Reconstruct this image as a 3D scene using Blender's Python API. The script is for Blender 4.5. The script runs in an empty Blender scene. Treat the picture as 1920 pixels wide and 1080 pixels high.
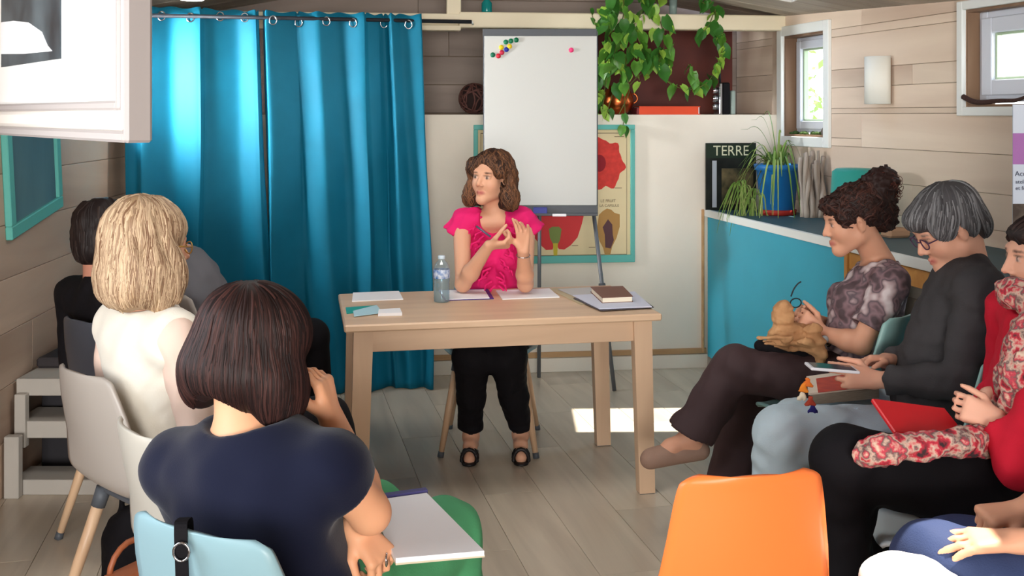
import bpy, math, random
import numpy as np
from math import pi, sin, cos, radians
from mathutils import Vector, Matrix, Euler

random.seed(7); RNG = np.random.default_rng(7)
scene = bpy.context.scene
COL = scene.collection

# ---------------------------------------------------------------- camera, light, exposure
CAM_H = 1.55
F = 2000.0
cam_d = bpy.data.cameras.new('camera'); cam = bpy.data.objects.new('camera', cam_d); COL.objects.link(cam)
cam.location = (0, 0, CAM_H); cam.rotation_euler = (pi/2, 0, 0)
cam_d.sensor_width = 36; cam_d.lens = 36*F/1920; cam_d.shift_y = -325/1920
cam_d.clip_start = 0.05; cam_d.clip_end = 100
scene.camera = cam
scene.view_settings.view_transform = 'Standard'; scene.view_settings.look = 'None'
scene.view_settings.gamma = 1; scene.view_settings.use_curve_mapping = False
scene.view_settings.exposure = 0.2

world = bpy.data.worlds.new('sky'); scene.world = world; world.use_nodes = True
wn = world.node_tree.nodes; wl = world.node_tree.links
bg = wn['Background']
tc = wn.new('ShaderNodeTexCoord'); sx = wn.new('ShaderNodeSeparateXYZ'); cr = wn.new('ShaderNodeValToRGB')
wl.new(tc.outputs['Generated'], sx.inputs[0]); wl.new(sx.outputs['Z'], cr.inputs[0])
cr.color_ramp.elements[0].color = (.95, 1.0, 1.0, 1); cr.color_ramp.elements[1].color = (.45, .66, 1.0, 1)
cr.color_ramp.elements[1].position = .9
wl.new(cr.outputs[0], bg.inputs[0]); bg.inputs[1].default_value = 4.5

sun_d = bpy.data.lights.new('sun', 'SUN'); sun_d.energy = 12; sun_d.angle = radians(.6); sun_d.color = (1, .93, .82)
sun = bpy.data.objects.new('sun', sun_d); COL.objects.link(sun)
SUN_DIR = Vector((-.50, -.25, -1.74)).normalized()
sun.rotation_euler = SUN_DIR.to_track_quat('-Z', 'Y').to_euler()
sun.location = (6, 8, 9)

def area(name, loc, direction, sx_, sy_, power, color=(1, 1, 1), portal=False):
    d = bpy.data.lights.new(name, 'AREA'); d.shape = 'RECTANGLE'; d.size = sx_; d.size_y = sy_
    d.energy = power; d.color = color
    if portal: d.cycles.is_portal = True
    o = bpy.data.objects.new(name, d); COL.objects.link(o); o.location = loc
    o.rotation_euler = Vector(direction).to_track_quat('-Z', 'Z').to_euler()
    return o
# fill lamps added out of view: behind the camera, overhead and at the left
area('rear_fill', (0.1, -4.7, 1.45), (0, 1, -.02), 3.4, 1.9, 430, (1, .96, .91))  # added lamp that brightens the whole room from behind the camera
area('overhead_fill', (-.35, 3.9, 2.44), (0, .25, -1), 1.3, 1.0, 26, (1, .97, .92))  # lamp added under the ceiling for fill, no roof window above it
area('left_fill', (-1.70, 1.25, 1.55), (1, .25, -.15), 1.1, 1.0, 20, (.95, .98, 1))  # lamp added to brighten the hanging frame from the left
dr = area('curtain_fill', (2.75, 4.44, 1.86), (-4.6, 1.42, -.10), .3, .2, 3, (1, .98, .94)); dr.data.spread = radians(24)  # narrow lamp added outside the window, aimed to brighten the curtain folds

dw_ = area('daylight_left_window', (-2.46, 5.28, 1.78), (1, .72, -.08), .45, .38, 50, (.97, .99, 1)); dw_.data.spread = radians(110)

# ---------------------------------------------------------------- helpers
def lin(c):
    return tuple((x/12.92 if x <= .04045 else ((x+.055)/1.055)**2.4) for x in [v/255 for v in c])

def P(px, py, Y):
    return np.array([(px-960)*Y/F, Y, CAM_H-(py-215)*Y/F])

WL = {}
def tag(o, label=None, cat=None, group=None, kind=None):
    if label: o['label'] = label
    if cat: o['category'] = cat
    if group: o['group'] = group
    if kind: o['kind'] = kind
    return o

def empty(name, loc, rz=0, **kw):
    o = bpy.data.objects.new(name, None); COL.objects.link(o)
    o.location = loc; o.rotation_euler = (0, 0, rz); o.empty_display_size = .1
    WL[o.name] = Vector(loc)
    return tag(o, **kw)

def raw_mesh(name, V, Fc, col=None, smooth=True):
    me = bpy.data.meshes.new(name)
    V = np.asarray(V, dtype=np.float64).reshape(-1, 3)
    if isinstance(Fc, np.ndarray):
        n, k = Fc.shape
        me.vertices.add(len(V)); me.vertices.foreach_set('co', V.ravel())
        me.loops.add(n*k); me.loops.foreach_set('vertex_index', Fc.ravel().astype(np.int32))
        me.polygons.add(n); me.polygons.foreach_set('loop_start', np.arange(0, n*k, k, dtype=np.int32))
        me.polygons.foreach_set('loop_total', np.full(n, k, dtype=np.int32))
        me.update(calc_edges=True)
    else:
        me.from_pydata([tuple(v) for v in V], [], [tuple(f) for f in Fc]); me.update()
    me.polygons.foreach_set('use_smooth', [smooth]*len(me.polygons))
    if col is not None:
        a = me.color_attributes.new('Col', 'FLOAT_COLOR', 'POINT')
        c = np.ones((len(V), 4)); c[:, :3] = col
        a.data.foreach_set('color', c.ravel())
    return me

def mk(name, V, Fc, mat, parent=None, local=False, smooth=False, col=None, **kw):
    """world-space verts; a top-level object gets its origin at its base; a child keeps world placement.
       local=True: verts are in the parent's frame"""
    V = np.asarray(V, dtype=np.float64).reshape(-1, 3)
    if local or parent is not None:
        org = np.zeros(3)
    else:
        lo, hi = V.min(0), V.max(0); org = np.array([(lo[0]+hi[0])/2, (lo[1]+hi[1])/2, lo[2]])
    me = raw_mesh(name, V-org, Fc, col, smooth)
    if mat is not None: me.materials.append(mat)
    o = bpy.data.objects.new(name, me); COL.objects.link(o)
    if parent is not None:
        o.parent = parent
        if not local:
            o.location = -WL[parent.name]
            WL[o.name] = Vector((0, 0, 0))
        else:
            WL[o.name] = Vector((0, 0, 0))
    else:
        o.location = org; WL[o.name] = Vector(org)
    return tag(o, **kw)

class MB:
    """collects simple solids into one mesh"""
    def __init__(s): s.V = []; s.F = []; s.sm = []
    def add(s, V, Fc):
        n = len(s.V); s.V += [tuple(v) for v in V]; s.F += [tuple(i+n for i in f) for f in Fc]; return s
    def box(s, c, size, R=None, bev=0.0):
        hx, hy, hz = [v/2 for v in size]
        b = min(bev, hx*.49, hy*.49, hz*.49)
        if b <= 0:
            V = [(x, y, z) for x in (-hx, hx) for y in (-hy, hy) for z in (-hz, hz)]
            Fc = [(0, 1, 3, 2), (4, 6, 7, 5), (0, 4, 5, 1), (2, 3, 7, 6), (0, 2, 6, 4), (1, 5, 7, 3)]
        else:
            V = []; idx = {}
            for sx_ in (-1, 1):
                for sy_ in (-1, 1):
                    for sz_ in (-1, 1):
                        for ax in range(3):
                            p = [sx_*(hx-b), sy_*(hy-b), sz_*(hz-b)]
                            p[ax] = (sx_*hx, sy_*hy, sz_*hz)[ax]
                            idx[(sx_, sy_, sz_, ax)] = len(V); V.append(tuple(p))
            Fc = []
            for ax in range(3):
                a1, a2 = (ax+1) % 3, (ax+2) % 3
                for sg in (-1, 1):
                    q = []
                    for s1, s2 in ((-1, -1), (1, -1), (1, 1), (-1, 1)):
                        k = [0, 0, 0]; k[ax] = sg; k[a1] = s1; k[a2] = s2
                        q.append(idx[(*k, ax)])
                    Fc.append(tuple(q if sg > 0 else q[::-1]))
            for ax in range(3):
                a1, a2 = (ax+1) % 3, (ax+2) % 3
                for s1 in (-1, 1):
                    for s2 in (-1, 1):
                        ka = [0, 0, 0]; kb = [0, 0, 0]
                        ka[ax] = -1; kb[ax] = 1; ka[a1] = kb[a1] = s1; ka[a2] = kb[a2] = s2
                        q = [idx[(*ka, a1)], idx[(*kb, a1)], idx[(*kb, a2)], idx[(*ka, a2)]]
                        Fc.append(tuple(q if s1*s2 < 0 else q[::-1]))
            for sx_ in (-1, 1):
                for sy_ in (-1, 1):
                    for sz_ in (-1, 1):
                        q = [idx[(sx_, sy_, sz_, a)] for a in range(3)]
                        Fc.append(tuple(q if sx_*sy_*sz_ > 0 else q[::-1]))
        V = np.array(V)
        if R is not None: V = V @ np.asarray(R).T
        return s.add(V+np.asarray(c), Fc)
    def prism(s, pts, z0, z1):
        """pts: xy outline ccw"""
        n = len(pts)
        V = [(x, y, z0) for x, y in pts]+[(x, y, z1) for x, y in pts]
        Fc = [tuple(range(n))[::-1], tuple(range(n, 2*n))]+[(i, (i+1) % n, n+(i+1) % n, n+i) for i in range(n)]
        return s.add(V, Fc)
    def tube(s, pts, rad, n=8, cap=True):
        pts = np.asarray(pts, float); m = len(pts)
        rad = np.full(m, rad) if np.isscalar(rad) else np.asarray(rad, float)
        T = np.gradient(pts, axis=0); T /= np.linalg.norm(T, axis=1)[:, None]+1e-12
        u = np.cross(T[0], (0, 0, 1));
        if np.linalg.norm(u) < 1e-3: u = np.cross(T[0], (1, 0, 0))
        V = []
        for i in range(m):
            u = u-T[i]*np.dot(u, T[i]); u /= np.linalg.norm(u)+1e-12; v = np.cross(T[i], u)
            for k in range(n):
                a = 2*pi*k/n; V.append(pts[i]+rad[i]*(cos(a)*u+sin(a)*v))
        Fc = [(i*n+k, i*n+(k+1) % n, (i+1)*n+(k+1) % n, (i+1)*n+k) for i in range(m-1) for k in range(n)]
        if cap: Fc += [tuple(range(n))[::-1], tuple((m-1)*n+k for k in range(n))]
        return s.add(V, Fc)
    def lathe(s, prof, c=(0, 0, 0), n=24, R=None):
        """prof: (r,z) list"""
        m = len(prof)
        V = np.array([(r*cos(2*pi*k/n), r*sin(2*pi*k/n), z) for r, z in prof for k in range(n)])
        if R is not None: V = V @ np.asarray(R).T
        Fc = [(i*n+k, i*n+(k+1) % n, (i+1)*n+(k+1) % n, (i+1)*n+k) for i in range(m-1) for k in range(n)]
        Fc += [tuple(range(n))[::-1], tuple((m-1)*n+k for k in range(n))]
        return s.add(V+np.asarray(c), Fc)
    def build(s, name, mat, parent=None, local=False, smooth=False, **kw):
        return mk(name, s.V, s.F, mat, parent, local, smooth, **kw)

def Rz(a): return np.array([[cos(a), -sin(a), 0], [sin(a), cos(a), 0], [0, 0, 1]])
def Rx(a): return np.array([[1, 0, 0], [0, cos(a), -sin(a)], [0, sin(a), cos(a)]])
def Ry(a): return np.array([[cos(a), 0, sin(a)], [0, 1, 0], [-sin(a), 0, cos(a)]])
def nrm(v): v = np.asarray(v, float); return v/(np.linalg.norm(v)+1e-12)

# ---------------------------------------------------------------- materials
def mat(name, c, rough=.6, metal=0, bump=0, bscale=200, var=0, vscale=6, spec=.4, trans=0, ior=1.45, sheen=0, alpha=1,
        vcol=False, emit=None, estr=0, stretch=(1, 1, 1), c2=None, subs=0, world=False, detail=4):
    m = bpy.data.materials.new(name); m.use_nodes = True; nt = m.node_tree; N = nt.nodes; L = nt.links
    b = N['Principled BSDF']; base = lin(c)
    b.inputs['Roughness'].default_value = rough; b.inputs['Metallic'].default_value = metal
    b.inputs['Specular IOR Level'].default_value = spec; b.inputs['IOR'].default_value = ior
    b.inputs['Transmission Weight'].default_value = trans; b.inputs['Alpha'].default_value = alpha
    b.inputs['Sheen Weight'].default_value = sheen
    if subs:
        b.inputs['Subsurface Weight'].default_value = subs; b.inputs['Subsurface Scale'].default_value = .01
        b.inputs['Subsurface Radius'].default_value = (1, .4, .2)
    b.inputs['Base Color'].default_value = (*base, 1)
    src = None
    if vcol:
        a = N.new('ShaderNodeAttribute'); a.attribute_name = 'Col'; src = a.outputs['Color']
    if var or c2 or bump:
        t = N.new('ShaderNodeTexCoord'); mp = N.new('ShaderNodeMapping'); mp.inputs['Scale'].default_value = stretch
        if world:
            g = N.new('ShaderNodeNewGeometry'); L.new(g.outputs['Position'], mp.inputs[0])
        else:
            L.new(t.outputs['Object'], mp.inputs[0])
    if var or c2:
        n = N.new('ShaderNodeTexNoise'); n.inputs['Scale'].default_value = vscale; n.inputs['Detail'].default_value = detail
        L.new(mp.outputs[0], n.inputs['Vector'])
        r = N.new('ShaderNodeValToRGB'); L.new(n.outputs['Fac'], r.inputs[0])
        if vcol:
            r.color_ramp.elements[0].position = .3; r.color_ramp.elements[1].position = .7
            r.color_ramp.elements[0].color = (1-var, 1-var, 1-var, 1); r.color_ramp.elements[1].color = (1+var*.3, 1+var*.3, 1+var*.3, 1)
            mx = N.new('ShaderNodeMix'); mx.data_type = 'RGBA'; mx.blend_type = 'MULTIPLY'; mx.inputs[0].default_value = 1
            L.new(src, mx.inputs[6]); L.new(r.outputs[0], mx.inputs[7]); src = mx.outputs[2]
        else:
            r.color_ramp.elements[0].position = .32; r.color_ramp.elements[1].position = .68
            a_ = lin(c2) if c2 else tuple(x*(1-var) for x in base)
            b_ = base if c2 else tuple(min(1, x*(1+var*.5)) for x in base)
            r.color_ramp.elements[0].color = (*a_, 1); r.color_ramp.elements[1].color = (*b_, 1)
            src = r.outputs[0]
    if src: L.new(src, b.inputs['Base Color'])
    if bump:
        n2 = N.new('ShaderNodeTexNoise'); n2.inputs['Scale'].default_value = bscale; n2.inputs['Detail'].default_value = 3
        L.new(mp.outputs[0], n2.inputs['Vector'])
        bp = N.new('ShaderNodeBump'); bp.inputs['Strength'].default_value = bump; bp.inputs['Distance'].default_value = .01
        L.new(n2.outputs['Fac'], bp.inputs['Height']); L.new(bp.outputs[0], b.inputs['Normal'])
    if emit:
        b.inputs['Emission Color'].default_value = (*lin(emit), 1); b.inputs['Emission Strength'].default_value = estr
    return m

def wood(name, dark, light, rough=.55, long_axis=0, scale=1.0, rnd=.35, spec=.3, contrast=1.0, world_=False, bump=.05):
    """grain runs along the object's long axis; every piece shifts the pattern and its tone"""
    m = bpy.data.materials.new(name); m.use_nodes = True; nt = m.node_tree; N = nt.nodes; L = nt.links
    b = N['Principled BSDF']; b.inputs['Roughness'].default_value = rough; b.inputs['Specular IOR Level'].default_value = spec
    t = N.new('ShaderNodeTexCoord'); oi = N.new('ShaderNodeObjectInfo')
    mp = N.new('ShaderNodeMapping'); sc = [14*scale]*3; sc[long_axis] = 1.3*scale; mp.inputs['Scale'].default_value = sc
    L.new(t.outputs['Object'], mp.inputs[0])
    ml = N.new('ShaderNodeMath'); ml.operation = 'MULTIPLY'; ml.inputs[1].default_value = 57; L.new(oi.outputs['Random'], ml.inputs[0])
    L.new(ml.outputs[0], mp.inputs['Location'])
    n = N.new('ShaderNodeTexNoise'); n.inputs['Scale'].default_value = 1.0; n.inputs['Detail'].default_value = 6
    n.inputs['Distortion'].default_value = .8; L.new(mp.outputs[0], n.inputs['Vector'])
    r = N.new('ShaderNodeValToRGB'); r.color_ramp.elements[0].position = .5-.22/contrast; r.color_ramp.elements[1].position = .5+.22/contrast
    r.color_ramp.elements[0].color = (*lin(dark), 1); r.color_ramp.elements[1].color = (*lin(light), 1)
    L.new(n.outputs['Fac'], r.inputs[0])
    hv = N.new('ShaderNodeHueSaturation')
    ma = N.new('ShaderNodeMapRange'); ma.inputs['To Min'].default_value = 1-rnd*.5; ma.inputs['To Max'].default_value = 1+rnd*.5
    L.new(oi.outputs['Random'], ma.inputs[0]); L.new(ma.outputs[0], hv.inputs['Value'])
    L.new(r.outputs[0], hv.inputs['Color']); L.new(hv.outputs[0], b.inputs['Base Color'])
    if bump:
        bp = N.new('ShaderNodeBump'); bp.inputs['Strength'].default_value = bump; L.new(n.outputs['Fac'], bp.inputs['Height'])
        L.new(bp.outputs[0], b.inputs['Normal'])
    return m

M = {}
M['wall_white'] = mat('cream_paint', (236, 227, 212), .75, bump=.04, bscale=60, var=.05, vscale=2.5)
M['beam_white'] = mat('beam_paint', (240, 228, 200), .6, var=.06, vscale=3)
M['trim_white'] = mat('trim_paint', (236, 240, 238), .45)
M['upvc'] = mat('white_plastic_window', (214, 220, 232), .4)
M['floor_base'] = mat('floor_joint', (70, 62, 54), .8)
M['floor'] = wood('grey_oak_laminate', (176, 162, 144), (210, 196, 176), .28, 1, .55, .12, .5, 1.0)
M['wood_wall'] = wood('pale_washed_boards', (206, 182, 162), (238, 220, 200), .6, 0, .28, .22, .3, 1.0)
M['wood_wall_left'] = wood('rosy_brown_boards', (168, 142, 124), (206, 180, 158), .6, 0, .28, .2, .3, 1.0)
M['wood_dark'] = wood('recess_boards', (128, 114, 106), (158, 142, 132), .6, 0, .4, .15, .3)
M['ceil'] = wood('grey_ceiling_boards', (150, 140, 128), (186, 176, 162), .7, 0, .4, .2, .3)
M['gap'] = mat('dark_joint', (140, 122, 106), .9)
M['birch'] = wood('pale_birch', (202, 168, 138), (222, 190, 158), .42, 0, .6, .04, .4, 1.0, bump=.01)
M['birch_v'] = wood('pale_birch_upright', (202, 168, 138), (222, 190, 158), .42, 2, .6, .04, .4, 1.0, bump=.01)
M['leg_wood'] = wood('chair_leg_wood', (188, 152, 120), (214, 180, 146), .4, 2, .8, .05, .4, bump=.01)
M['tan_wood'] = wood('tan_wood_strip', (176, 136, 96), (205, 164, 118), .5, 0, .6, .1)
M['orange_wood'] = wood('orange_pine', (196, 136, 70), (222, 166, 92), .5, 0, .6, .1)
M['teal_panel'] = mat('turquoise_paint', (52, 168, 196), .42, var=.05, vscale=3, spec=.5)
M['counter_top'] = mat('dark_teal_counter', (48, 84, 96), .5, var=.1, vscale=5)
M['curtain'] = mat('turquoise_cotton', (0, 104, 132), .7, bump=.05, bscale=400, var=.08, vscale=5, sheen=.0, spec=.3)
M['metal_dark'] = mat('dark_metal', (34, 36, 42), .6, .2)
M['chrome'] = mat('chrome', (190, 190, 195), .2, 1)
M['grey_metal'] = mat('grey_aluminium', (112, 116, 122), .45, .4)
M['grey_dark'] = mat('dark_grey_plastic', (78, 82, 88), .5)
M['board_white'] = mat('flip_chart_paper', (205, 206, 202), .6)
M['paper'] = mat('white_paper', (244, 244, 248), .7)
M['black'] = mat('black_cloth', (18, 16, 20), .8, bump=.1, bscale=300, spec=.2)
M['carpet'] = mat('dark_grey_carpet', (62, 58, 60), .95, bump=.3, bscale=300, spec=.1)
M['step_white'] = mat('greyed_white_paint', (178, 172, 164), .6, var=.08, vscale=4)
M['step_dark'] = mat('dark_step_riser', (46, 44, 48), .8)
def plastic(n, c, r=.38): return mat(n, c, r, bump=.01, bscale=500, spec=.45)
M['shell_orange'] = plastic('orange_shell', (255, 130, 62))
M['shell_blue'] = plastic('pale_blue_shell', (136, 168, 176))
M['shell_teal'] = plastic('pale_teal_shell', (146, 186, 182))
M['shell_grey'] = plastic('grey_beige_shell', (172, 164, 156))
M['shell_grey2'] = plastic('pale_beige_shell', (190, 184, 172))
M['shell_dark'] = plastic('slate_shell', (70, 74, 84))
M['shell_white'] = plastic('blue_white_shell', (218, 230, 236))
M['green_leaf'] = mat('pothos_leaf', (92, 150, 52), .4, var=.45, vscale=18, spec=.5)
M['stem'] = mat('vine_stem', (92, 98, 40), .6)
# ---------------------------------------------------------------- the room shell
BY = lambda X: 6.35+.12*(X+.44)                       # back wall line
BEX = np.array([.99288, .11915, 0.]); BIN = np.array([.11915, -.99288, 0.])
BROT = math.atan(.12)
def BW(px, py, off=0.0):
    """point seen at (px,py) on the back wall plane moved 'off' metres into the room"""
    tx = (px-960)/F
    Y = (6.4028-off*1.0072)/(1-.12*tx)
    return P(px, py, Y)
RO = np.array([1.657, 6.60, 0.]); REU = np.array([.24254, -.97014, 0.]); ROUT = np.array([.97014, .24254, 0.])
RROT = math.atan2(REU[1], REU[0])
def RWp(u, z, d=0.0): return RO+REU*u+ROUT*d+np.array([0, 0, z])
def RWpix(px, py, inn=0.0):
    tx = (px-960)/F; Y = (3.307-inn*1.0308)/(tx+.25); return P(px, py, Y)
LO = np.array([-2.2185, 6.137, 0.]); LEU = nrm((.0875, -1, 0))
LOUT = nrm((-1, -.0875, 0)); LROT = math.atan2(LEU[1], LEU[0])
def LWp(u, z, d=0.0): return LO+LEU*u+LOUT*d+np.array([0, 0, z])
EAVE = 2.17; RIDGE_X = -.25; RIDGE_Z = 2.52

# floor
fl = mk('floor', [(-4.2, -5.2, -.05), (5.0, -5.2, -.05), (5.0, 7.4, -.05), (-4.2, 7.4, -.05),
                  (-4.2, -5.2, -.006), (5.0, -5.2, -.006), (5.0, 7.4, -.006), (-4.2, 7.4, -.006)],
        [(3, 2, 1, 0), (4, 5, 6, 7), (0, 1, 5, 4), (1, 2, 6, 5), (2, 3, 7, 6), (3, 0, 4, 7)], M['floor_base'], kind='structure')
fl.location = fl.location
def child_piece(me, parent, loc, rz, sc=(1, 1, 1), name='plank'):
    o = bpy.data.objects.new(name, me); COL.objects.link(o); o.parent = parent
    o.location = Vector(loc)-WL[parent.name]; o.rotation_euler = (0, 0, rz); o.scale = sc
    return o
PW, PL = .236, 1.38
b = MB(); b.box((0, 0, -.006), (PW-.0016, PL-.0016, .012), bev=.0008)
plank_me = raw_mesh('plank', b.V, b.F, smooth=False); plank_me.materials.append(M['floor'])
FA = math.atan(.225)                                   # planks run with the room's long side
ca, sa = cos(FA), sin(FA)
for i in range(-9, 15):
    for j in range(-1, 6):
        u = i*PW; v = j*PL+((i*7) % 5)*PL/5+1.2
        x = u*ca-v*sa+.5; y = u*sa+v*ca
        if y < .6 or y > 7.1 or x < -2.5-.0*y or x > 2.6: continue
        child_piece(plank_me, fl, (x, y, 0), FA)

def rect_minus(r, h):
    u0, u1, z0, z1 = r; a0, a1, b0, b1 = h
    if a0 >= u1 or a1 <= u0 or b0 >= z1 or b1 <= z0: return [r]
    out = []
    if b0 > z0: out.append((u0, u1, z0, b0))
    if b1 < z1: out.append((u0, u1, b1, z1))
    zz0, zz1 = max(z0, b0), min(z1, b1)
    if a0 > u0: out.append((u0, a0, zz0, zz1))
    if a1 < u1: out.append((a1, u1, zz0, zz1))
    return out

def wall_slab(name, org, eu, out, u0, u1, z0, z1, holes, th, mt, d0=.012):
    rects = [(u0, u1, z0, z1)]
    for h in holes: rects = [q for r in rects for q in rect_minus(r, h)]
    b = MB(); R = np.array([eu, out, (0, 0, 1)]).T
    for a0, a1, b0, b1 in rects:
        c = org+eu*(a0+a1)/2+out*(d0+th/2)+np.array([0, 0, (b0+b1)/2])
        b.box(c, (a1-a0, th, b1-b0), R)
    return b.build(name, mt, kind='structure')

def boards(parent, org, eu, out, rows, u0, u1, holes, mt, breaks, th=.012, name='board', gap=.002):
    R = np.array([eu, out, (0, 0, 1)]).T; ang = math.atan2(eu[1], eu[0])
    for k in range(len(rows)-1):
        cuts = [u0]+[c for c in breaks[k % len(breaks)] if u0 < c < u1]+[u1]
        for a, c_ in zip(cuts[:-1], cuts[1:]):
            rects = [(a, c_, rows[k], rows[k+1])]
            for h in holes: rects = [q for r in rects for q in rect_minus(r, h)]
            for a0, a1, b0, b1 in rects:
                if a1-a0 < .02 or b1-b0 < .012: continue
                b = MB(); b.box((0, 0, 0), (a1-a0-gap*.6, th, b1-b0-gap), bev=.002)
                me = raw_mesh(name, b.V, b.F, smooth=False); me.materials.append(mt)
                c = org+eu*(a0+a1)/2+out*(th/2)+np.array([0, 0, (b0+b1)/2])
                child_piece(me, parent, c, ang, name=name)

# right wall with two deep windows, and a third one nearer than the frame
W1h = (.06, .545, 1.42, 2.03); W2h = (1.76, 2.46, 1.585, 2.03); W3h = (3.9, 4.7, 1.30, 1.9)
holesR = [W1h, W2h, W3h]
wr = wall_slab('wall_right', RO, REU, ROUT, -.6, 11.8, 0, 2.2, holesR, .13, M['gap'])
rowsR = [0, .2, .42, .64, .86, 1.04, 1.2, 1.375, 1.556, 1.70, 1.80, 1.985, 2.17]
boards(wr, RO, REU, ROUT, rowsR, -.6, 5.2, holesR, M['wood_wall'], [(2.6,), (1.35, 3.9), (3.1,), (.9, 2.9)])

def window(idx, h, glass_z, sash_d, frame_w, sashw, casing=True):
    u0, u1, z0, z1 = h
    R = np.array([REU, ROUT, (0, 0, 1)]).T
    root = empty('window_%d' % idx, tuple(RWp((u0+u1)/2, z0, 0)), kind='structure')
    c = MB(); w = frame_w
    for (a0, a1, b0, b1) in ((u0-w, u0, z0-w, z1+w), (u1, u1+w, z0-w, z1+w), (u0, u1, z1, z1+w), (u0, u1, z0-w, z0)):
        c.box(RWp((a0+a1)/2, (b0+b1)/2, -.012), (a1-a0, .024, b1-b0), R, .003)
    c.build('casing', M['trim_white'], root)
    c = MB(); t = .012; D = .145
    c.box(RWp(u0+t/2, (z0+z1)/2, D/2), (t, D, z1-z0), R); c.box(RWp(u1-t/2, (z0+z1)/2, D/2), (t, D, z1-z0), R)
    c.box(RWp((u0+u1)/2, z1-t/2, D/2), (u1-u0-2*t, D, t), R)
    c.build('reveal_board', M['reveal'], root)
    c = MB(); c.box(RWp((u0+u1)/2, z0+t/2, D/2), (u1-u0-2*t, D, t), R); c.build('window_sill', M['reveal'], root)
    a0, a1, b0, b1 = u0+t, u1-t, z0+t+.01, z1-t
    c = MB(); s = sashw
    def ring(c, a0, a1, b0, b1, s, d, th, bev=.004):
        c.box(RWp(a0+s/2, (b0+b1)/2, d), (s, th, b1-b0), R, bev); c.box(RWp(a1-s/2, (b0+b1)/2, d), (s, th, b1-b0), R, bev)
        c.box(RWp((a0+a1)/2, b0+s/2, d), (a1-a0-2*s, th, s), R, bev); c.box(RWp((a0+a1)/2, b1-s/2, d), (a1-a0-2*s, th, s), R, bev)
    ring(c, a0, a1, b0, b1, s*.55, sash_d+.03, .06)
    c.build('window_frame', M['upvc'], root)
    c = MB(); ring(c, a0+s*.3, a1-s*.3, b0+s*.3, b1-s*.3, s*.7, sash_d+.005, .04); sa_ = c.build('sash', M['upvc'], root)
    c = MB(); ring(c, a0+s, a1-s, b0+s, b1-s, .012, sash_d+.02, .03, .002); c.build('glazing_bead', M['bead'], root)
    c = MB(); c.box(RWp((a0+a1)/2, (b0+b1)/2, sash_d+.03), (a1-a0-2*s, .004, b1-b0-2*s), R); c.build('pane', M['glass'], root)
    return root
M['reveal'] = wood('brown_reveal', (112, 84, 66), (146, 116, 92), .6, 2, .5, .2)
M['bead'] = mat('greenish_bead', (170, 190, 160), .4)
gm = bpy.data.materials.new('window_glass'); gm.use_nodes = True
_n = gm.node_tree.nodes; _l = gm.node_tree.links; _n.remove(_n['Principled BSDF'])
_t = _n.new('ShaderNodeBsdfTransparent'); _g = _n.new('ShaderNodeBsdfGlossy'); _g.inputs['Roughness'].default_value = .02
_m = _n.new('ShaderNodeMixShader'); _m.inputs[0].default_value = .05
_l.new(_t.outputs[0], _m.inputs[1]); _l.new(_g.outputs[0], _m.inputs[2]); _l.new(_m.outputs[0], _n['Material Output'].inputs[0])
M['glass'] = gm
window(1, W1h, None, .075, .058, .070)
window(2, W2h, None, .06, .04, .10)
window(3, W3h, None, .06, .04, .08)
# left wall
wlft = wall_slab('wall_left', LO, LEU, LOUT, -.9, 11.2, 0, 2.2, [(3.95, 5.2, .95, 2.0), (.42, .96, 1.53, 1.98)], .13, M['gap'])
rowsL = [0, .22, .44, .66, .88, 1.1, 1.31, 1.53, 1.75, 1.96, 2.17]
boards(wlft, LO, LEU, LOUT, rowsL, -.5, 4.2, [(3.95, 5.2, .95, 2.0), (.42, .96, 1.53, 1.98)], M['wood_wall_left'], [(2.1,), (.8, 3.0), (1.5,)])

R = np.array([LEU, LOUT, (0, 0, 1)]).T
w4 = empty('window_4', tuple(LWp(.69, 1.53)), kind='structure'); c = MB()
for a0, a1, b0, b1 in ((.38, .42, 1.49, 2.02), (.96, 1.0, 1.49, 2.02), (.42, .96, 1.98, 2.02), (.42, .96, 1.49, 1.53)): c.box(LWp((a0+a1)/2, (b0+b1)/2, -.012), (a1-a0, .024, b1-b0), R, .003)
c.build('casing', M['trim_white'], w4); c = MB()
for a0, a1, b0, b1 in ((.42, .46, 1.53, 1.98), (.92, .96, 1.53, 1.98), (.46, .92, 1.94, 1.98), (.46, .92, 1.53, 1.57)): c.box(LWp((a0+a1)/2, (b0+b1)/2, .08), (a1-a0, .05, b1-b0), R, .003)
c.build('sash', M['upvc'], w4); c = MB(); c.box(LWp(.69, 1.755, .08), (.46, .004, .37), R); c.build('pane', M['glass'], w4)

# back wall: white half wall with a deep shelf on top, recess of brown boards above it
b = MB(); R = np.array([BEX, -BIN, (0, 0, 1)]).T
BO = np.array([-.44, 6.35, 0.])
def BP(x, z, off=0.0):
    """x metres along the back wall from its origin, off metres into the room"""
    return BO+BEX*x+BIN*off+np.array([0, 0, z])
b.box(BP(-.06, .775, -.30), (4.38, .60, 1.55), R)
wb = b.build('wall_back', M['wall_white'], kind='structure')
b = MB(); b.box(BP(-.12, 1.1, -.66), (4.5, .08, 3.3), R); rb = b.build('wall_recess', M['gap'], kind='structure')
brd_rows = [1.56, 1.745, 1.93, 2.115, 2.30, 2.485, 2.67]
for k in range(6):
    for a0, a1 in ((-1.9, [-.1, .45, .1][k % 3]), ([-.1, .45, .1][k % 3], 2.3)):
        bb = MB(); bb.box((0, 0, 0), (a1-a0-.003, .014, .181), bev=.002)
        me = raw_mesh('board', bb.V, bb.F, smooth=False); me.materials.append(M['wood_dark'])
        child_piece(me, rb, BP((a0+a1)/2, brd_rows[k]+.0925, -.613), BROT, name='board')
# pale side board closing the recess on the right
b = MB(); b.box(BP(2.115, 1.86, -.30), (.03, .58, .62), R); b.build('trim_1', M['wood_wall'], kind='structure')
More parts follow.
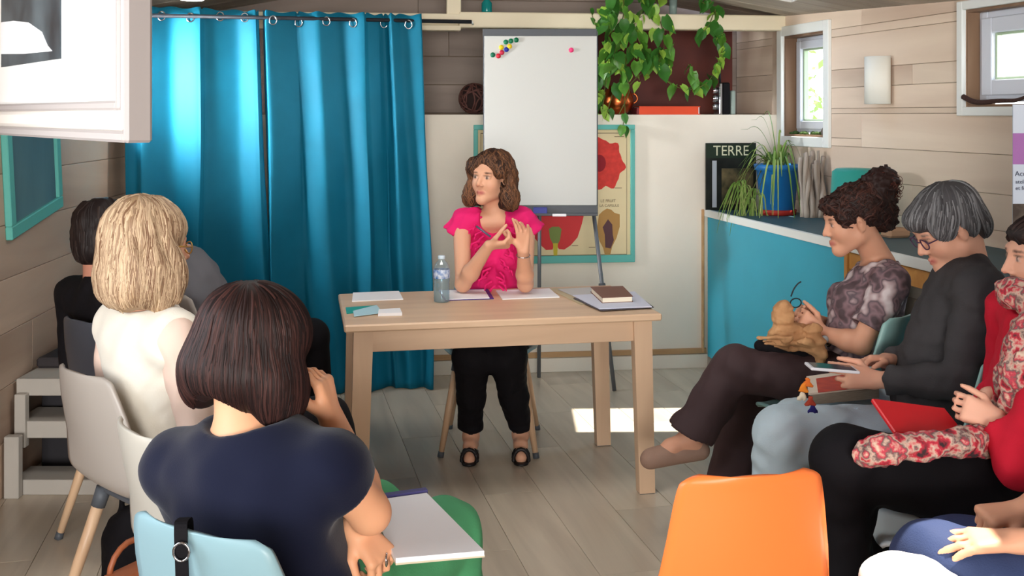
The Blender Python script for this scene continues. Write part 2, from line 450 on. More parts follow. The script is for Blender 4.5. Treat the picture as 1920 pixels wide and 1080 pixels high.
# head beam with the curtain track at its left
b = MB()
for x0, x1, z0, z1 in ((.12, 2.13, 2.065, 2.158), ):
    b.box(BP((x0+x1)/2, (z0+z1)/2, .02), (x1-x0, .10, z1-z0), R, .006)
b.build('trim_2', M['beam_white'], kind='structure')
b = MB(); b.box(BP(-.85, 2.128, .02), (1.96, .10, .035), R, .003); b.box(BP(-.85, 2.062, .02), (1.96, .10, .03), R, .003)
b.box(BP(-.85, 2.095, -.015), (1.96, .02, .04), R)
b.build('trim_3', M['beam_white'], kind='structure')
b = MB(); b.box(BP(.09, 2.3, .03), (.085, .06, .34), R, .004); b.build('trim_4', M['beam_white'], kind='structure')
# tan strips and baseboard of the white wall
b = MB(); b.box(BP(.15+.0, .105, .008), (3.0-.02, .016, .032), R, .002)
st = b.build('trim_5', M['tan_wood'], kind='structure')
b = MB(); b.box(BP(.15, .042, .006), (3.0, .012, .084), R, .002); b.build('baseboard_back', M['wall_white'], kind='structure')
p = BW(1318, 500, .01)
b = MB(); b.box((p[0], p[1], .53), (.014, .02, .88), R, .002); b.build('trim_6', M['tan_wood'], kind='structure')

# ceiling: two shallow slopes of boards
RS = .19
WRX = lambda y: 3.307-.25*y+.12
WLX = lambda y: -1.6815-.0875*y-.12
ROOF_HOLES = [(.98, 1.56, 5.54, 5.96), (1.02, 1.42, 2.16, 2.46)]        # unseen roof openings, cut to throw the floor sun patch and light the bag
def slope(name, sg):
    xe = (lambda y: WRX(y)) if sg > 0 else (lambda y: WLX(y))
    zf = lambda x: RIDGE_Z-RS*abs(x-RIDGE_X)
    holes = ROOF_HOLES if sg > 0 else []
    ys = sorted([7.1, -5.0]+[v for h in holes for v in h[2:]])[::-1]
    V = []; Fc = []
    for ya, yb_ in zip(ys[:-1], ys[1:]):
        ym = (ya+yb_)/2; hh = [h for h in holes if h[2] < ym < h[3]]
        segs = [((RIDGE_X, RIDGE_X), (xe(ya), xe(yb_)))] if not hh else [((RIDGE_X, RIDGE_X), (hh[0][0],)*2), ((hh[0][1],)*2, (xe(ya), xe(yb_)))]
        for (xa0, xa1), (xb0, xb1) in segs:
            n0 = len(V); q = ((xa0, ya), (xb0, ya), (xb1, yb_), (xa1, yb_))
            V += [(x, y, zf(x)+dz) for dz in (.022, .08) for x, y in q]
            Fc += [tuple(n0+i_ for i_ in f) for f in ((0, 1, 2, 3), (7, 6, 5, 4), (0, 4, 5, 1), (1, 5, 6, 2), (2, 6, 7, 3), (3, 7, 4, 0))]
    o = mk(name, V, Fc, M['gap'], kind='structure')
    tilt = math.atan(RS)*sg
    for k in range(16):
        y = 7.0-k*.2; x0_, x1_ = sorted((RIDGE_X, xe(y)))
        rects = [(x0_, x1_, y-.1, y+.1)]
        for h in holes: rects = [q for r in rects for q in rect_minus(r, h)]
        for a0, a1, b0, b1 in rects:
            if b1-b0 < .01: continue
            bb = MB(); bb.box((0, 0, 0), ((a1-a0)/cos(tilt)-.003, b1-b0-.004, .02), bev=.003); me = raw_mesh('board', bb.V, bb.F, smooth=False); me.materials.append(M['ceil'])
            q = bpy.data.objects.new('board', me); COL.objects.link(q); q.parent = o; xm = (a0+a1)/2
            q.location = Vector((xm, (b0+b1)/2, zf(xm)+.01))-WL[o.name]; q.rotation_euler = (0, tilt, 0)
    return o
slope('ceiling', 1)
slope('ceiling_left', -1)
# rear of the room behind the camera: unseen wall with a wide opening added to let light in
b = MB()
b.box((-1.75, -5.0, 1.2), (.5, .1, 2.4), bev=0); b.box((3.2, -5.0, 1.2), (2.8, .1, 2.4)); b.box((1.3, -5.0, 2.5), (6.6, .1, .3)); b.box((.2, -5.0, .2), (3.4, .1, .4))
b.build('wall_rear', M['wall_white'], kind='structure')

# ---------------------------------------------------------------- curtains
def curtain(label, x_top, x_bot, ybase, zt, zb_fun, folds, name='curtain', flare=None, seed=1, depth=.105, eyelets=()):
    """surface follows a path of folds; x_top/x_bot: pixel lists at top and bottom for the fold knots"""
    rng = random.Random(seed)
    n_u = 12*(len(folds)-1)+1; n_v = 46
    ks = np.arange(len(folds))
    uu = np.linspace(0, len(folds)-1, n_u)
    V = []
    ph = [rng.uniform(0, 6) for _ in range(6)]
    for j in range(n_v):
        t = j/(n_v-1)
        xt = np.interp(uu, ks, x_top); xb = np.interp(uu, ks, x_bot)
        px = xt*(1-t)+xb*t
        dep = np.interp(uu, ks, folds)
        # smooth the fold section into a wave
        fr = uu-np.floor(uu); k0 = np.floor(uu).astype(int); k1 = np.minimum(k0+1, len(folds)-1)
        dd_ = np.pad(dep, 3, mode='edge'); dep = (dd_[:-6]+dd_[1:-5]*2+dd_[2:-4]*3+dd_[3:-3]*4+dd_[4:-2]*3+dd_[5:-1]*2+dd_[6:])/16
        amp = depth*(.75+.45*t)
        ys = ybase(px)-dep*amp
        ys = ys-.012*np.sin(uu*2.1+t*5+ph[0])*t-.01*np.sin(uu*4.3+ph[1]-t*9)*t
        X = (px-960)/F*ybase(px)
        zt_ = zt(px)+.006*np.cos(uu*2*pi); zb_ = zb_fun(px)
        z = zt_*(1-t)+zb_*t
        X = X+.012*np.sin(t*7+uu*.9+ph[2])*t
        if t > .93: ys = ys-(t-.93)*.5*np.abs(np.sin(uu*1.3+ph[3]))
        for a, b_, c in zip(X, ys, z): V.append((a, b_, c))
    Fc = [(j*n_u+i, j*n_u+i+1, (j+1)*n_u+i+1, (j+1)*n_u+i) for j in range(n_v-1) for i in range(n_u-1)]
    o = mk(name, V, Fc, M['curtain'], smooth=True, label=label, cat='curtain', group='turquoise eyelet curtains on the dark rod')
    md = o.modifiers.new('thick', 'SOLIDIFY'); md.thickness = .003; md.offset = 1
    for (ex, ey, dd) in eyelets:
        Y = ybase(np.array([ex]))[0]-np.interp(ex, x_top, folds)*depth*.76-.008
        c = P(ex, ey, Y)
        b = MB(); n = 20
        ring = [(c[0]+.020*cos(a)*1.0, c[1]+.006*sin(a*1)*0-.001, c[2]+.024*sin(a)) for a in np.linspace(0, 2*pi, n)]
        b.tube(ring, .0042, 6, cap=False)
        b.build('eyelet', M['chrome'], o, smooth=True)
    return o
yb = lambda px: np.interp(px, [230, 800, 830], [5.78, 6.12, 6.13])
ztop = lambda px: 1.55+(215-np.interp(px, [230, 480, 790, 800], [10, 22, 29, 29]))*yb(px)/F
# folds: 0 = far, 1 = near
curtain('left turquoise curtain panel behind the blonde woman, pulled along the rod',
        [236, 262, 280, 322, 382, 387, 442, 484, 488], [236, 250, 272, 325, 384, 392, 462, 508, 520],
        yb, ztop, lambda px: .02+0*px, [.0, .15, .95, .05, 1.0, .5, .05, .9, .5], seed=3, eyelets=[(303, 30, 0), (357, 33, 0), (413, 31, 0), (459, 33, 0)])
curtain('right turquoise curtain panel beside the white half wall, pooling on the floor',
        [495, 504, 554, 562, 600, 636, 686, 690, 716, 722, 735, 750, 792], [512, 528, 580, 600, 640, 665, 702, 712, 735, 745, 770, 795, 818],
        yb, ztop, lambda px: .005+0*px, [.3, .95, .05, .25, .85, .1, 1.0, .5, .0, .05, .8, .25, .8], seed=5,
        eyelets=[(512, 38, .08), (560, 42, .06), (612, 40, .05), (662, 43, .03), (766, 46, .05), (720, 44, .05)])
b = MB(); a_ = P(285, 29, 5.745); c_ = P(884, 41, 6.145); b.tube([a_, c_], .011, 12); rod = b.build('curtain_rod', M['metal_dark'], smooth=True,
    label='dark metal curtain rod threaded through the eyelets of the turquoise curtains', cat='curtain rod')
for px in (492, 885):
    q = a_+(c_-a_)*((px-285)/(884-285)); b = MB(); b.tube([q+np.array([0, .0, 0]), q+np.array([0, .16, 0])], .006, 8); b.build('bracket', M['trim_white'], rod, smooth=True)

# ---------------------------------------------------------------- steps / platform by the left wall
root = empty('platform_steps', (-1.95, 4.7, 0), label='low open steps with white boards and grey carpet below the brown left wall', cat='steps')
def lbox(b, x0, x1, y0, y1, z0, z1, bev=.003): b.box(((x0+x1)/2, (y0+y1)/2, (z0+z1)/2), (x1-x0, y1-y0, z1-z0), None, bev)
b = MB(); lbox(b, -2.055, -1.62, 4.42, 4.82, .385, .455); b.build('tread', M['step_white'], root)
b = MB(); lbox(b, -2.055, -1.63, 4.40, 4.62, .215, .285); b.build('tread', M['step_white'], root)
b = MB(); lbox(b, -2.04, -1.47, 4.345, 4.52, .0, .062); b.build('tread', M['step_white'], root)
b = MB(); lbox(b, -2.045, -2.0, 4.38, 4.42, .18, .40); b.build('stringer', M['step_white'], root)
b = MB(); lbox(b, -2.05, -1.99, 4.30, 4.34, .0, .25); b.build('stringer', M['step_white'], root)
b = MB(); lbox(b, -2.055, -1.60, 4.66, 5.60, .0, .385); b.build('platform_base', M['step_dark'], root)
b = MB(); lbox(b, -2.055, -1.58, 4.60, 5.62, .455, .50, .012); b.build('carpet_pad', M['carpet'], root)
b = MB(); lbox(b, -2.055, -1.66, 5.05, 5.62, .50, .68, .02); b.build('carpet_step', M['carpet'], root)

# ---------------------------------------------------------------- bushes outside the windows
def bush(loc, r, h, n, label, seed, c):
    rg = np.random.default_rng(seed)
    root = empty('garden_bush', loc, label=label, cat='bush')
    th = rg.uniform(0, 2*pi, n); v = rg.uniform(0, 1, n); rr_ = r*(.55+.45*rg.random(n))*np.sqrt(np.sin(pi*np.clip(v, .06, .97)))
    ctr = np.stack([loc[0]+rr_*np.cos(th), loc[1]+rr_*np.sin(th), loc[2]+h*v], 1)
    a = rg.normal(size=(n, 3)); a /= np.linalg.norm(a, axis=1)[:, None]; b_ = np.cross(a, rg.normal(size=(n, 3))); b_ /= np.linalg.norm(b_, axis=1)[:, None]
    s_ = rg.uniform(.03, .06, n)[:, None]
    V = np.stack([ctr-a*s_*1.4, ctr+b_*s_*.7, ctr+a*s_*1.4, ctr-b_*s_*.7], 1).reshape(-1, 3)
    Fq = np.arange(4*n).reshape(-1, 4)
    mk('foliage', V, Fq, c, root)
    b = MB(); b.tube([np.array(loc), np.array(loc)+np.array([0, 0, h*.7])], [.05, .02], 8); b.build('trunk', M['reveal'], root)
lf = mat('garden_leaf', (130, 180, 80), .5); lf2 = mat('garden_leaf_pale', (170, 205, 110), .5)
bush((2.9, 12.8, -.3), 1.0, 3.1, 1300, 'leafy green bush outside behind the window above the blue pot', 1, lf)
bush((6.7, 10.8, -.3), 1.3, 3.2, 1500, 'pale green bush outside behind the window at the right edge', 2, lf2)
# ---------------------------------------------------------------- counter along the right wall
CX = lambda Y: 2.527-.205*Y
CEU = nrm((.205, -1, 0)); COUT = nrm((1, .205, 0)); CO = np.array([1.185, 6.545, 0.])
def CP(u, z, d=0.0): return CO+CEU*u+COUT*d+np.array([0, 0, z])
CR = np.array([CEU, COUT, (0, 0, 1)]).T
def CTpix(px, py, z):                                  # point on a horizontal plane at height z
    Y = (CAM_H-z)*F/(py-215); return P(px, py, Y)
CTZ = .967
ct = empty('counter', tuple(CP(2, 0, .2)), label='turquoise built-in counter with dark teal top running under the pale board wall', cat='counter')
# top follows the wall behind it
b = MB()
pts = [CP(0, 0, .012), CP(4.6, 0, .012), RWp(4.7, 0, -.014), RWp(.04, 0, -.014)]
b.prism([(p[0], p[1]) for p in pts], CTZ-.03, CTZ); b.build('worktop', M['counter_top'], ct)
b = MB(); b.box(CP(2.3, CTZ-.018, 0), (4.6, .024, .042), CR, .002); b.build('edge_strip', M['trim_white'], ct)
def panel(u0, u1, name='front_panel', m='teal_panel'):
    b = MB(); b.box(CP((u0+u1)/2, .5, .02), (u1-u0, .018, .86), CR, .002); b.build(name, M[m], ct)
panel(.012, 1.69); panel(2.50, 3.4); panel(3.404, 4.6)
b = MB(); b.box(CP(2.3, .035, .05), (4.6, .018, .07), CR); b.build('plinth', M['step_dark'], ct)
for u in (1.705, 2.485):
    b = MB(); b.box(CP(u, .5, .02), (.026, .05, .86), CR, .002); b.build('side_post', M['orange_wood'], ct)
b = MB(); b.box(CP(2.095, .885, .02), (.75, .03, .075), CR, .002); b.build('rail', M['orange_wood'], ct)
b = MB(); b.box(CP(2.095, .5, .45), (.78, .02, .9), CR); b.box(CP(2.095, .09, .22), (.78, .44, .02), CR); b.build('cupboard_lining', M['wall_white'], ct)
# things in the open bay of the counter
b = MB(); c = CP(1.96, .10, .16); b.box(c+np.array([0, 0, .21]), (.42, .26, .42), CR, .02)
o = b.build('storage_box', mat('cream_card', (226, 214, 184), .8), label='cream box in the open bay of the turquoise counter', cat='box')
b = MB(); c = CP(2.28, .10, .12)
b.lathe([(.001, 0), (.10, .0), (.11, .05), (.105, .40), (.075, .60), (.05, .70), (.001, .705)], c, 16)
o = b.build('cloth_sack', mat('brown_cloth', (120, 98, 82), .9, bump=.3, bscale=40), smooth=True, label='brown cloth sack standing in the open bay of the counter', cat='bag')

# ---------------------------------------------------------------- table
TC = np.array([-.087, 4.583]); TA = math.atan2(.245, 1.259)
tb = empty('desk', (TC[0], TC[1], 0), TA, label='pale birch desk with papers where the woman in pink sits', cat='table')
b = MB(); b.box((0, 0, .725), (1.28, .74, .03), None, .006); b.build('tabletop', M['birch'], tb, True)
b = MB(); b.box((0, -.318, .667), (1.06, .022, .085), None, .002); b.build('apron', M['birch'], tb, True)
b = MB(); b.box((0, .318, .667), (1.06, .022, .085), None, .002); b.build('apron', M['birch'], tb, True)
for s in (-1, 1):
    b = MB(); b.box((s*.565, 0, .667), (.022, .58, .085), None, .002); b.build('apron', M['birch_v'], tb, True)
for sx_ in (-1, 1):
    for sy_ in (-1, 1):
        b = MB(); x, y = sx_*.565, sy_*.322
        w, dd = .038, .026; x2 = x+sx_*.02; y2 = y+sy_*.0
        V = [(x-w, y-dd, .709), (x+w, y-dd, .709), (x+w, y+dd, .709), (x-w, y+dd, .709)]
        w2, d2 = .033, .024
        V += [(x2-w2, y2-d2, .003), (x2+w2, y2-d2, .003), (x2+w2, y2+d2, .003), (x2-w2, y2+d2, .003)]
        b.add(V, [(0, 1, 2, 3), (7, 6, 5, 4), (0, 4, 5, 1), (1, 5, 6, 2), (2, 6, 7, 3), (3, 7, 4, 0)])
        lg = b.build('leg', M['birch_v'], tb, True)
        b = MB(); b.box((x2, y2, .0015), (.062, .044, .003)); b.build('foot_pad', M['grey_dark'], lg, True)

def on_table(px, py, h=0): return CTpix(px, py, .74+h)
def sheet(name, pix, mt, th, label, cat, h0=0.0005, z=.74, fn=None, **kw):
    """flat thing lying at height z with its corners seen at the given pixels"""
    pts = [CTpix(x, y, z+h0) for x, y in pix]
    A = sum(pts[i][0]*pts[(i+1) % len(pts)][1]-pts[(i+1) % len(pts)][0]*pts[i][1] for i in range(len(pts)))
    if A < 0: pts = pts[::-1]
    b = MB(); b.prism([(p[0], p[1]) for p in pts], z+h0, z+h0+th)
    return b.build(name, mt, label=label, cat=cat, **kw)
sheet('paper_sheet', [(662, 550), (748, 547), (756, 562), (660, 566)], M['paper'], .004, 'small stack of white paper at the back left corner of the desk', 'paper')
sheet('leaflet', [(648, 577), (705, 573), (703, 582), (650, 589)], mat('sea_green', (40, 158, 148), .5), .002, 'sea green leaflet at the left end of the desk', 'leaflet')
sheet('leaflet', [(662, 584), (706, 573), (718, 587), (664, 594)], mat('pale_blue_paper', (178, 214, 226), .6), .003, 'pale blue leaflet lying across the sea green one on the desk', 'leaflet', h0=.003)
sheet('card_box', [(710, 585), (750, 583), (754, 592), (709, 593)], M['paper'], .012, 'small white card box right of the leaflets on the desk', 'box')
cb = sheet('clipboard', [(822, 545), (915, 543), (926, 561), (834, 564)], mat('purple_card', (70, 52, 130), .5), .004, 'purple clipboard with white sheets under the elbow of the woman in pink', 'clipboard')
pts = [CTpix(x, y, .745) for x, y in [(826, 545), (908, 543.6), (918, 559.5), (836, 562)]]
b = MB(); b.prism([(p[0], p[1]) for p in pts][::-1] if False else [(p[0], p[1]) for p in pts[::-1]], .7446, .7475); b.build('sheets', M['paper'], cb)
sheet('paper_sheet', [(930, 546), (1030, 542), (1049, 558), (942, 562)], M['paper'], .004, 'stack of white sheets in front of the raised hand on the desk', 'paper')
sheet('folder', [(1027, 542), (1160, 538), (1172, 552), (1090, 572)], mat('beige_card', (196, 182, 150), .7), .003, 'beige folder with a dark edge under papers at the right of the desk', 'folder')
sheet('paper_sheet', [(1046, 543), (1120, 539), (1140, 553), (1078, 557)], mat('grey_card', (200, 198, 196), .7), .003, 'pale grey sheet spread at the back right of the desk', 'paper', h0=.005)
sheet('folder', [(1075, 560), (1190, 549), (1226, 577), (1126, 583)], mat('dark_card', (80, 76, 84), .6), .0025, 'dark folder beneath the white sheets at the right end of the desk', 'folder', h0=.005)
sheet('paper_sheet', [(1074, 555), (1190, 548), (1222, 576), (1124, 580)], mat('blueish_paper', (214, 218, 236), .7), .004, 'bluish white sheets under the brown notebook', 'paper', h0=.0085)
# notebook
r = empty('notebook', tuple(on_table(1146, 557, .0)+np.array([0, 0, 0.013])), label='thick notebook with a brown cover on the papers at the right of the desk', cat='notebook')
def quadprism(name, pix, z0, z1, mt, parent):
    pts = [CTpix(x, y, z0) for x, y in pix]
    b = MB(); b.prism([(p[0], p[1]) for p in pts[::-1]], z0, z1); return b.build(name, mt, parent)
nb = [(1107, 547.5), (1168, 546), (1187, 566), (1129, 568.5)]
quadprism('cover', nb, .753, .7555, mat('brown_cover', (120, 78, 66), .5), r)
quadprism('pages', [(1109, 547.7), (1167, 546.3), (1185, 565), (1130, 567.4)], .7555, .7745, mat('page_edges', (236, 226, 204), .8), r)
pts = [CTpix(x, y, .753) for x, y in nb]; b = MB(); b.prism([(p[0], p[1]) for p in pts[::-1]], .7745, .777); b.build('cover', M['brown_cover'] if 'brown_cover' in M else bpy.data.materials['brown_cover'], r)

# water bottle
c = on_table(828, 566)
bt = empty('water_bottle', tuple(c), label='clear plastic water bottle with a blue label on the desk', cat='bottle')
def thin_clear(name, c, gl, df):
    m = bpy.data.materials.new(name); m.use_nodes = True; N = m.node_tree.nodes; L = m.node_tree.links; N.remove(N['Principled BSDF'])
    t = N.new('ShaderNodeBsdfTransparent'); t.inputs[0].default_value = (*lin(c), 1); g = N.new('ShaderNodeBsdfGlossy'); g.inputs['Roughness'].default_value = .08
    d = N.new('ShaderNodeBsdfDiffuse'); d.inputs[0].default_value = (*lin(c), 1)
    a = N.new('ShaderNodeMixShader'); a.inputs[0].default_value = gl; b_ = N.new('ShaderNodeMixShader'); b_.inputs[0].default_value = df
    L.new(t.outputs[0], a.inputs[1]); L.new(g.outputs[0], a.inputs[2]); L.new(a.outputs[0], b_.inputs[1]); L.new(d.outputs[0], b_.inputs[2]); L.new(b_.outputs[0], N['Material Output'].inputs[0])
    return m
M['pet'] = thin_clear('clear_plastic', (232, 244, 250), .16, .10)
prof = [(.001, 0), (.030, .001), (.0345, .006)]
for k in range(7): prof += [(.0335, .012+k*.012), (.0350, .017+k*.012)]
prof += [(.0355, .10), (.0355, .135), (.034, .150), (.026, .168), (.015, .180), (.0125, .184), (.0125, .196)]
b = MB(); b.lathe(prof, c, 24); b.build('bottle_body', M['pet'], bt, smooth=True)
b = MB(); b.lathe([(.001, .0015), (.030, .0025), (.0325, .010), (.0325, .115), (.001, .1155)], c, 20); b.build('water', thin_clear('water', (216, 236, 242), .05, .08), bt, smooth=True)
b = MB(); b.lathe([(.0358, .104), (.0362, .105), (.0362, .141), (.0358, .142)], c, 24)
b.F = [f for f in b.F if len(f) == 4]
lb = b.build('label', mat('blue_label', (70, 120, 190), .4, c2=(215, 225, 240), vscale=60, detail=1), bt, smooth=True)
b = MB(); b.lathe([(.0145, .186), (.015, .187), (.015, .199), (.013, .201), (.001, .2015)], c, 16); b.build('cap', mat('pale_cap', (205, 222, 235), .4), bt, smooth=True)

# ---------------------------------------------------------------- flip chart
FY = 6.05
def fq(b, x0, y0, x1, y1, Y, th):                     # upright slab seen between pixels, front face at Y
    a, c = P(x0, y0, Y), P(x1, y1, Y); b.box(((a[0]+c[0])/2, Y+th/2, (a[2]+c[2])/2), (abs(c[0]-a[0]), th, abs(a[2]-c[2])), None, .002)
q = P(1012, 732, FY)
fc = empty('flip_chart', (q[0], FY+.1, 0), label='white flip chart on grey legs behind the woman in pink', cat='flip chart')
b = MB(); fq(b, 906, 58, 1121, 404, FY+.012, .018); b.build('backboard', M['grey_dark'], fc)
b = MB(); fq(b, 908, 67, 1119, 385, FY, .010); b.build('paper_pad', M['board_white'], fc)
b = MB(); fq(b, 905, 54, 1119, 67, FY-.012, .024); b.build('clamp_bar', M['grey_dark'], fc)
b = MB(); fq(b, 908, 386, 1121, 404, FY-.03, .042); fq(b, 908, 400, 1121, 405, FY-.06, .03); b.build('tray', M['grey_dark'], fc)
def fleg(p0, p1, Y0, Y1):
    a = P(p0[0], p0[1], Y0); e = np.array([P(p1[0], p1[1], Y1)[0], Y1, 0.003])
    b = MB(); b.tube([a, e], .0115, 8); lg = b.build('leg', M['grey_metal'], fc, smooth=True)
    b = MB(); m_ = a+(e-a)*.42; b.tube([m_-(e-a)*.018, m_+(e-a)*.018], [.019, .024], 10); b.build('joint', M['grey_dark'], lg, smooth=True)
fleg((1113, 398), (1152, 732), FY+.04, 5.98); fleg((914, 398), (872, 732), FY+.04, 5.98)
b = MB(); a = P(1012, 300, FY+.05); b.tube([a, np.array([a[0], 6.28, .004])], .011, 8); b.build('leg', M['grey_metal'], fc, smooth=True)
for px, py, c, lbl in ((924, 103, (20, 110, 80), 'green magnet lowest at the left end of the diagonal row'), (934.5, 105, (205, 40, 60), 'red magnet beside the lowest green one'),
                  (941, 98.5, (200, 45, 75), 'red magnet below the blue one'), (949.5, 93, (35, 50, 150), 'blue magnet in the middle of the row'),
                  (940, 89, (235, 205, 30), 'yellow magnet left of the blue one'), (955.5, 87, (238, 205, 40), 'yellow magnet right above the blue one'),
                  (948.5, 79, (15, 120, 80), 'green magnet above the two yellow ones'), (958, 77, (15, 115, 75), 'green magnet between two other green ones'),
                  (968, 75, (10, 105, 70), 'green magnet at the upper right end of the row'), (1071, 94, (245, 70, 130), 'pink magnet alone at the upper right of the flip chart')):
    c0 = P(px, py, FY); b = MB(); b.lathe([(.001, 0), (.0135, 0), (.0145, .003), (.0135, .009), (.001, .010)], c0+np.array([0, -.0005, 0]), 16, Rx(pi/2))
    b.build('magnet', mat('magnet_%d' % px, c, .35), smooth=True, label=lbl if 'flip' in lbl else lbl+' on the flip chart', cat='magnet', group='round magnets on the flip chart')
b = MB(); fq(b, 1000, 389, 1026, 402, FY-.058, .02); b.build('marker_box', mat('blue_box', (34, 44, 140), .4), label='dark blue marker box in the tray of the flip chart', cat='box')
b = MB(); fq(b, 1036, 401.5, 1062, 406, FY-.085, .024); b.build('board_eraser', M['paper'], label='small white eraser on the front edge of the flip chart tray', cat='eraser')

# ---------------------------------------------------------------- botanical poster
RB = np.array([BEX, -BIN, (0, 0, 1)]).T
q0 = BW(888, 490, 0); q1 = BW(1190, 235, 0)
po = empty('botanical_poster', tuple((q0+q1)/2*np.array([1, 1, 0])+np.array([0, 0, q0[2]])), label='botanical chart of a red flower in a turquoise frame on the white wall', cat='poster')
def bwbox(b, x0, y0, x1, y1, off, th, bev=.001):
    a, c = BW(x0, y0, off), BW(x1, y1, off); L_ = np.linalg.norm((c-a)[:2]); m_ = (a+c)/2
    b.box(m_, (L_, th, abs(a[2]-c[2])), RB, bev)
for q in ((888, 234, 1190, 243), (888, 482, 1190, 491), (888, 243, 896, 482), (1182, 243, 1190, 482)):
    b = MB(); bwbox(b, *q, .012, .022, .003); b.build('frame_rail', M.setdefault('turq_frame', mat('turquoise_frame_paint', (96, 178, 168), .5)), po)
b = MB(); bwbox(b, 895, 242, 1183, 483, .006, .004); b.build('print', mat('aged_paper', (222, 204, 162), .8, var=.06, vscale=3), po)
def bwshape(name, pix, off, mt, parent):
    pts = [BW(x, y, off) for x, y in pix]; n = len(pts); pts2 = [p+BIN*(-.0008) for p in pts]
    V = pts+pts2; Fc = [tuple(range(n)), tuple(range(n, 2*n))[::-1]]+[(i, n+i, n+(i+1) % n, (i+1) % n) for i in range(n)]
    return mk(name, V, Fc, mt, parent)
def poly(cx, cy, rx, ry, n=40, wob=None):
    out = []
    for k in range(n):
        a = 2*pi*k/n; w = wob(a) if wob else 1; out.append((cx+rx*w*cos(a), cy+ry*w*sin(a)))
    return out
red = mat('print_red', (208, 62, 54), .8, var=.18, vscale=30); red2 = mat('print_red_flat', (204, 60, 62), .8)
bwshape('printed_flower', poly(1128, 308, 41, 47, 60, lambda a: 1+.09*sin(a*7+1)+.04*sin(a*13)), .0092, red, po)
bwshape('printed_flower_heart', poly(1124, 306, 12, 16, 20), .0099, mat('print_dark_red', (140, 30, 40), .8), po)
bwshape('printed_section', [(1001, 398), (1096, 398), (1091, 420), (1083, 445), (1070, 460), (1058, 468), (1048, 467), (1040, 455), (1036, 468), (1024, 469), (1012, 458), (1002, 446), (999, 425)], .0092, red2, po)
bwshape('printed_ovary', [(1029, 429), (1036, 425), (1048, 425), (1053, 430), (1050, 450), (1046, 458), (1045, 478), (1038, 478), (1037, 458), (1031, 446)], .0099, mat('print_green', (120, 136, 74), .8), po)
bwshape('printed_style', [(1037, 456), (1046, 456), (1045, 479), (1038, 479)], .0104, mat('print_yellow', (196, 178, 62), .8), po)
bwshape('printed_capsule', [(1123, 403), (1130, 396), (1138, 391), (1146, 393), (1152, 399), (1162, 402), (1162, 425), (1156, 446), (1148, 462), (1144, 478), (1134, 478), (1131, 465), (1124, 452), (1119, 430)], .0092, mat('print_ochre', (176, 134, 78), .8), po)
bwshape('printed_seeds', [(1140, 411), (1148, 421), (1149, 440), (1151, 450), (1145, 466), (1135, 464), (1134, 440), (1130, 426)], .0099, mat('print_plum', (92, 62, 66), .8), po)
ink = mat('print_ink', (120, 100, 80), .8)
b = MB()
for q in ((901, 249.5, 1175, 250.3), (901, 480.5, 1175, 481.3), (1174.6, 250, 1175.4, 481), (901, 250, 901.8, 481)): bwbox(b, *q, .0087, .001, 0)
for q in ((1152, 255.5, 1170, 257), (1152, 352, 1166, 353), (1104, 463, 1116, 464), (1072, 460, 1084, 461)): bwbox(b, *q, .0087, .001, 0)
b.build('printed_lines', ink, po)
def text(name, s, size, loc, rot, mt, parent, align='LEFT', ext=.0004, sx_=1.0):
    cu = bpy.data.curves.new(name, 'FONT'); cu.body = s; cu.size = size; cu.extrude = ext; cu.align_x = align; cu.align_y = 'CENTER'
    to = bpy.data.objects.new(name, cu); COL.objects.link(to); bpy.context.view_layer.update()
    me = bpy.data.meshes.new_from_object(to); bpy.data.objects.remove(to); me.materials.clear(); me.materials.append(mt)
    o = bpy.data.objects.new(name, me); COL.objects.link(o); o.parent = parent
    o.location = Vector(loc)-WL[parent.name]; o.rotation_euler = rot; o.scale = (sx_, 1, 1); return o
text('printed_text', 'LE FRUIT', .024, BW(1126, 377, .0088), (pi/2, 0, BROT), ink, po)
text('printed_text', 'LA CAPSULE', .022, BW(1124, 386, .0088), (pi/2, 0, BROT), ink, po)

# ---------------------------------------------------------------- shelf above the half wall
SZ = 1.55
def shelf_pt(px, off): p = BW(px, 215, off); p[2] = SZ; return p
# dark red board
b = MB(); a, c = BW(1121, 56, -.53), BW(1372, 212, -.53); m_ = (a+c)/2
b.box(m_+np.array([0, 0, -.0]), (np.linalg.norm((c-a)[:2]), .03, a[2]-SZ-.004+.0), RB, .003); b.V = [(v[0], v[1], v[2]+(SZ+.004+(a[2]-SZ-.004)/2-m_[2])) for v in b.V]
b.build('dark_red_board', mat('dark_red_lacquer', (104, 44, 34), .55, c2=(84, 36, 30), vscale=4, bump=.05, bscale=30), label='large dark red brown board leaning at the back of the high shelf', cat='board')
# woven ball
c = shelf_pt(889, -.14)+np.array([0, 0, .098])
ball = empty('woven_ball', (c[0], c[1], SZ), label='dark woven wicker ball on the shelf left of the flip chart', cat='ball')
b = MB(); rr = random.Random(4)
prof = [(.088*sin(t), -.088*cos(t)) for t in np.linspace(.01, pi-.01, 14)]
b.lathe(prof, c, 20); b.build('core', mat('ball_core', (40, 26, 24), .9), ball, smooth=True)
b = MB()
for k in range(16):
    R_ = Euler((rr.uniform(0, 6), rr.uniform(0, 6), rr.uniform(0, 6))).to_matrix()
    rad = .0915; t = np.linspace(0, 2*pi, 30); dz = rr.uniform(-.045, .045); r2 = math.sqrt(rad*rad-dz*dz)
    pts = np.stack([r2*np.cos(t), r2*np.sin(t), dz+.004*np.sin(t*5)], 1) @ np.array(R_).T + c
    b.tube(pts, .0052, 5, cap=False)
b.build('wicker_strands', mat('wicker', (92, 58, 52), .6, var=.4, vscale=20), ball, smooth=True, kind='stuff')
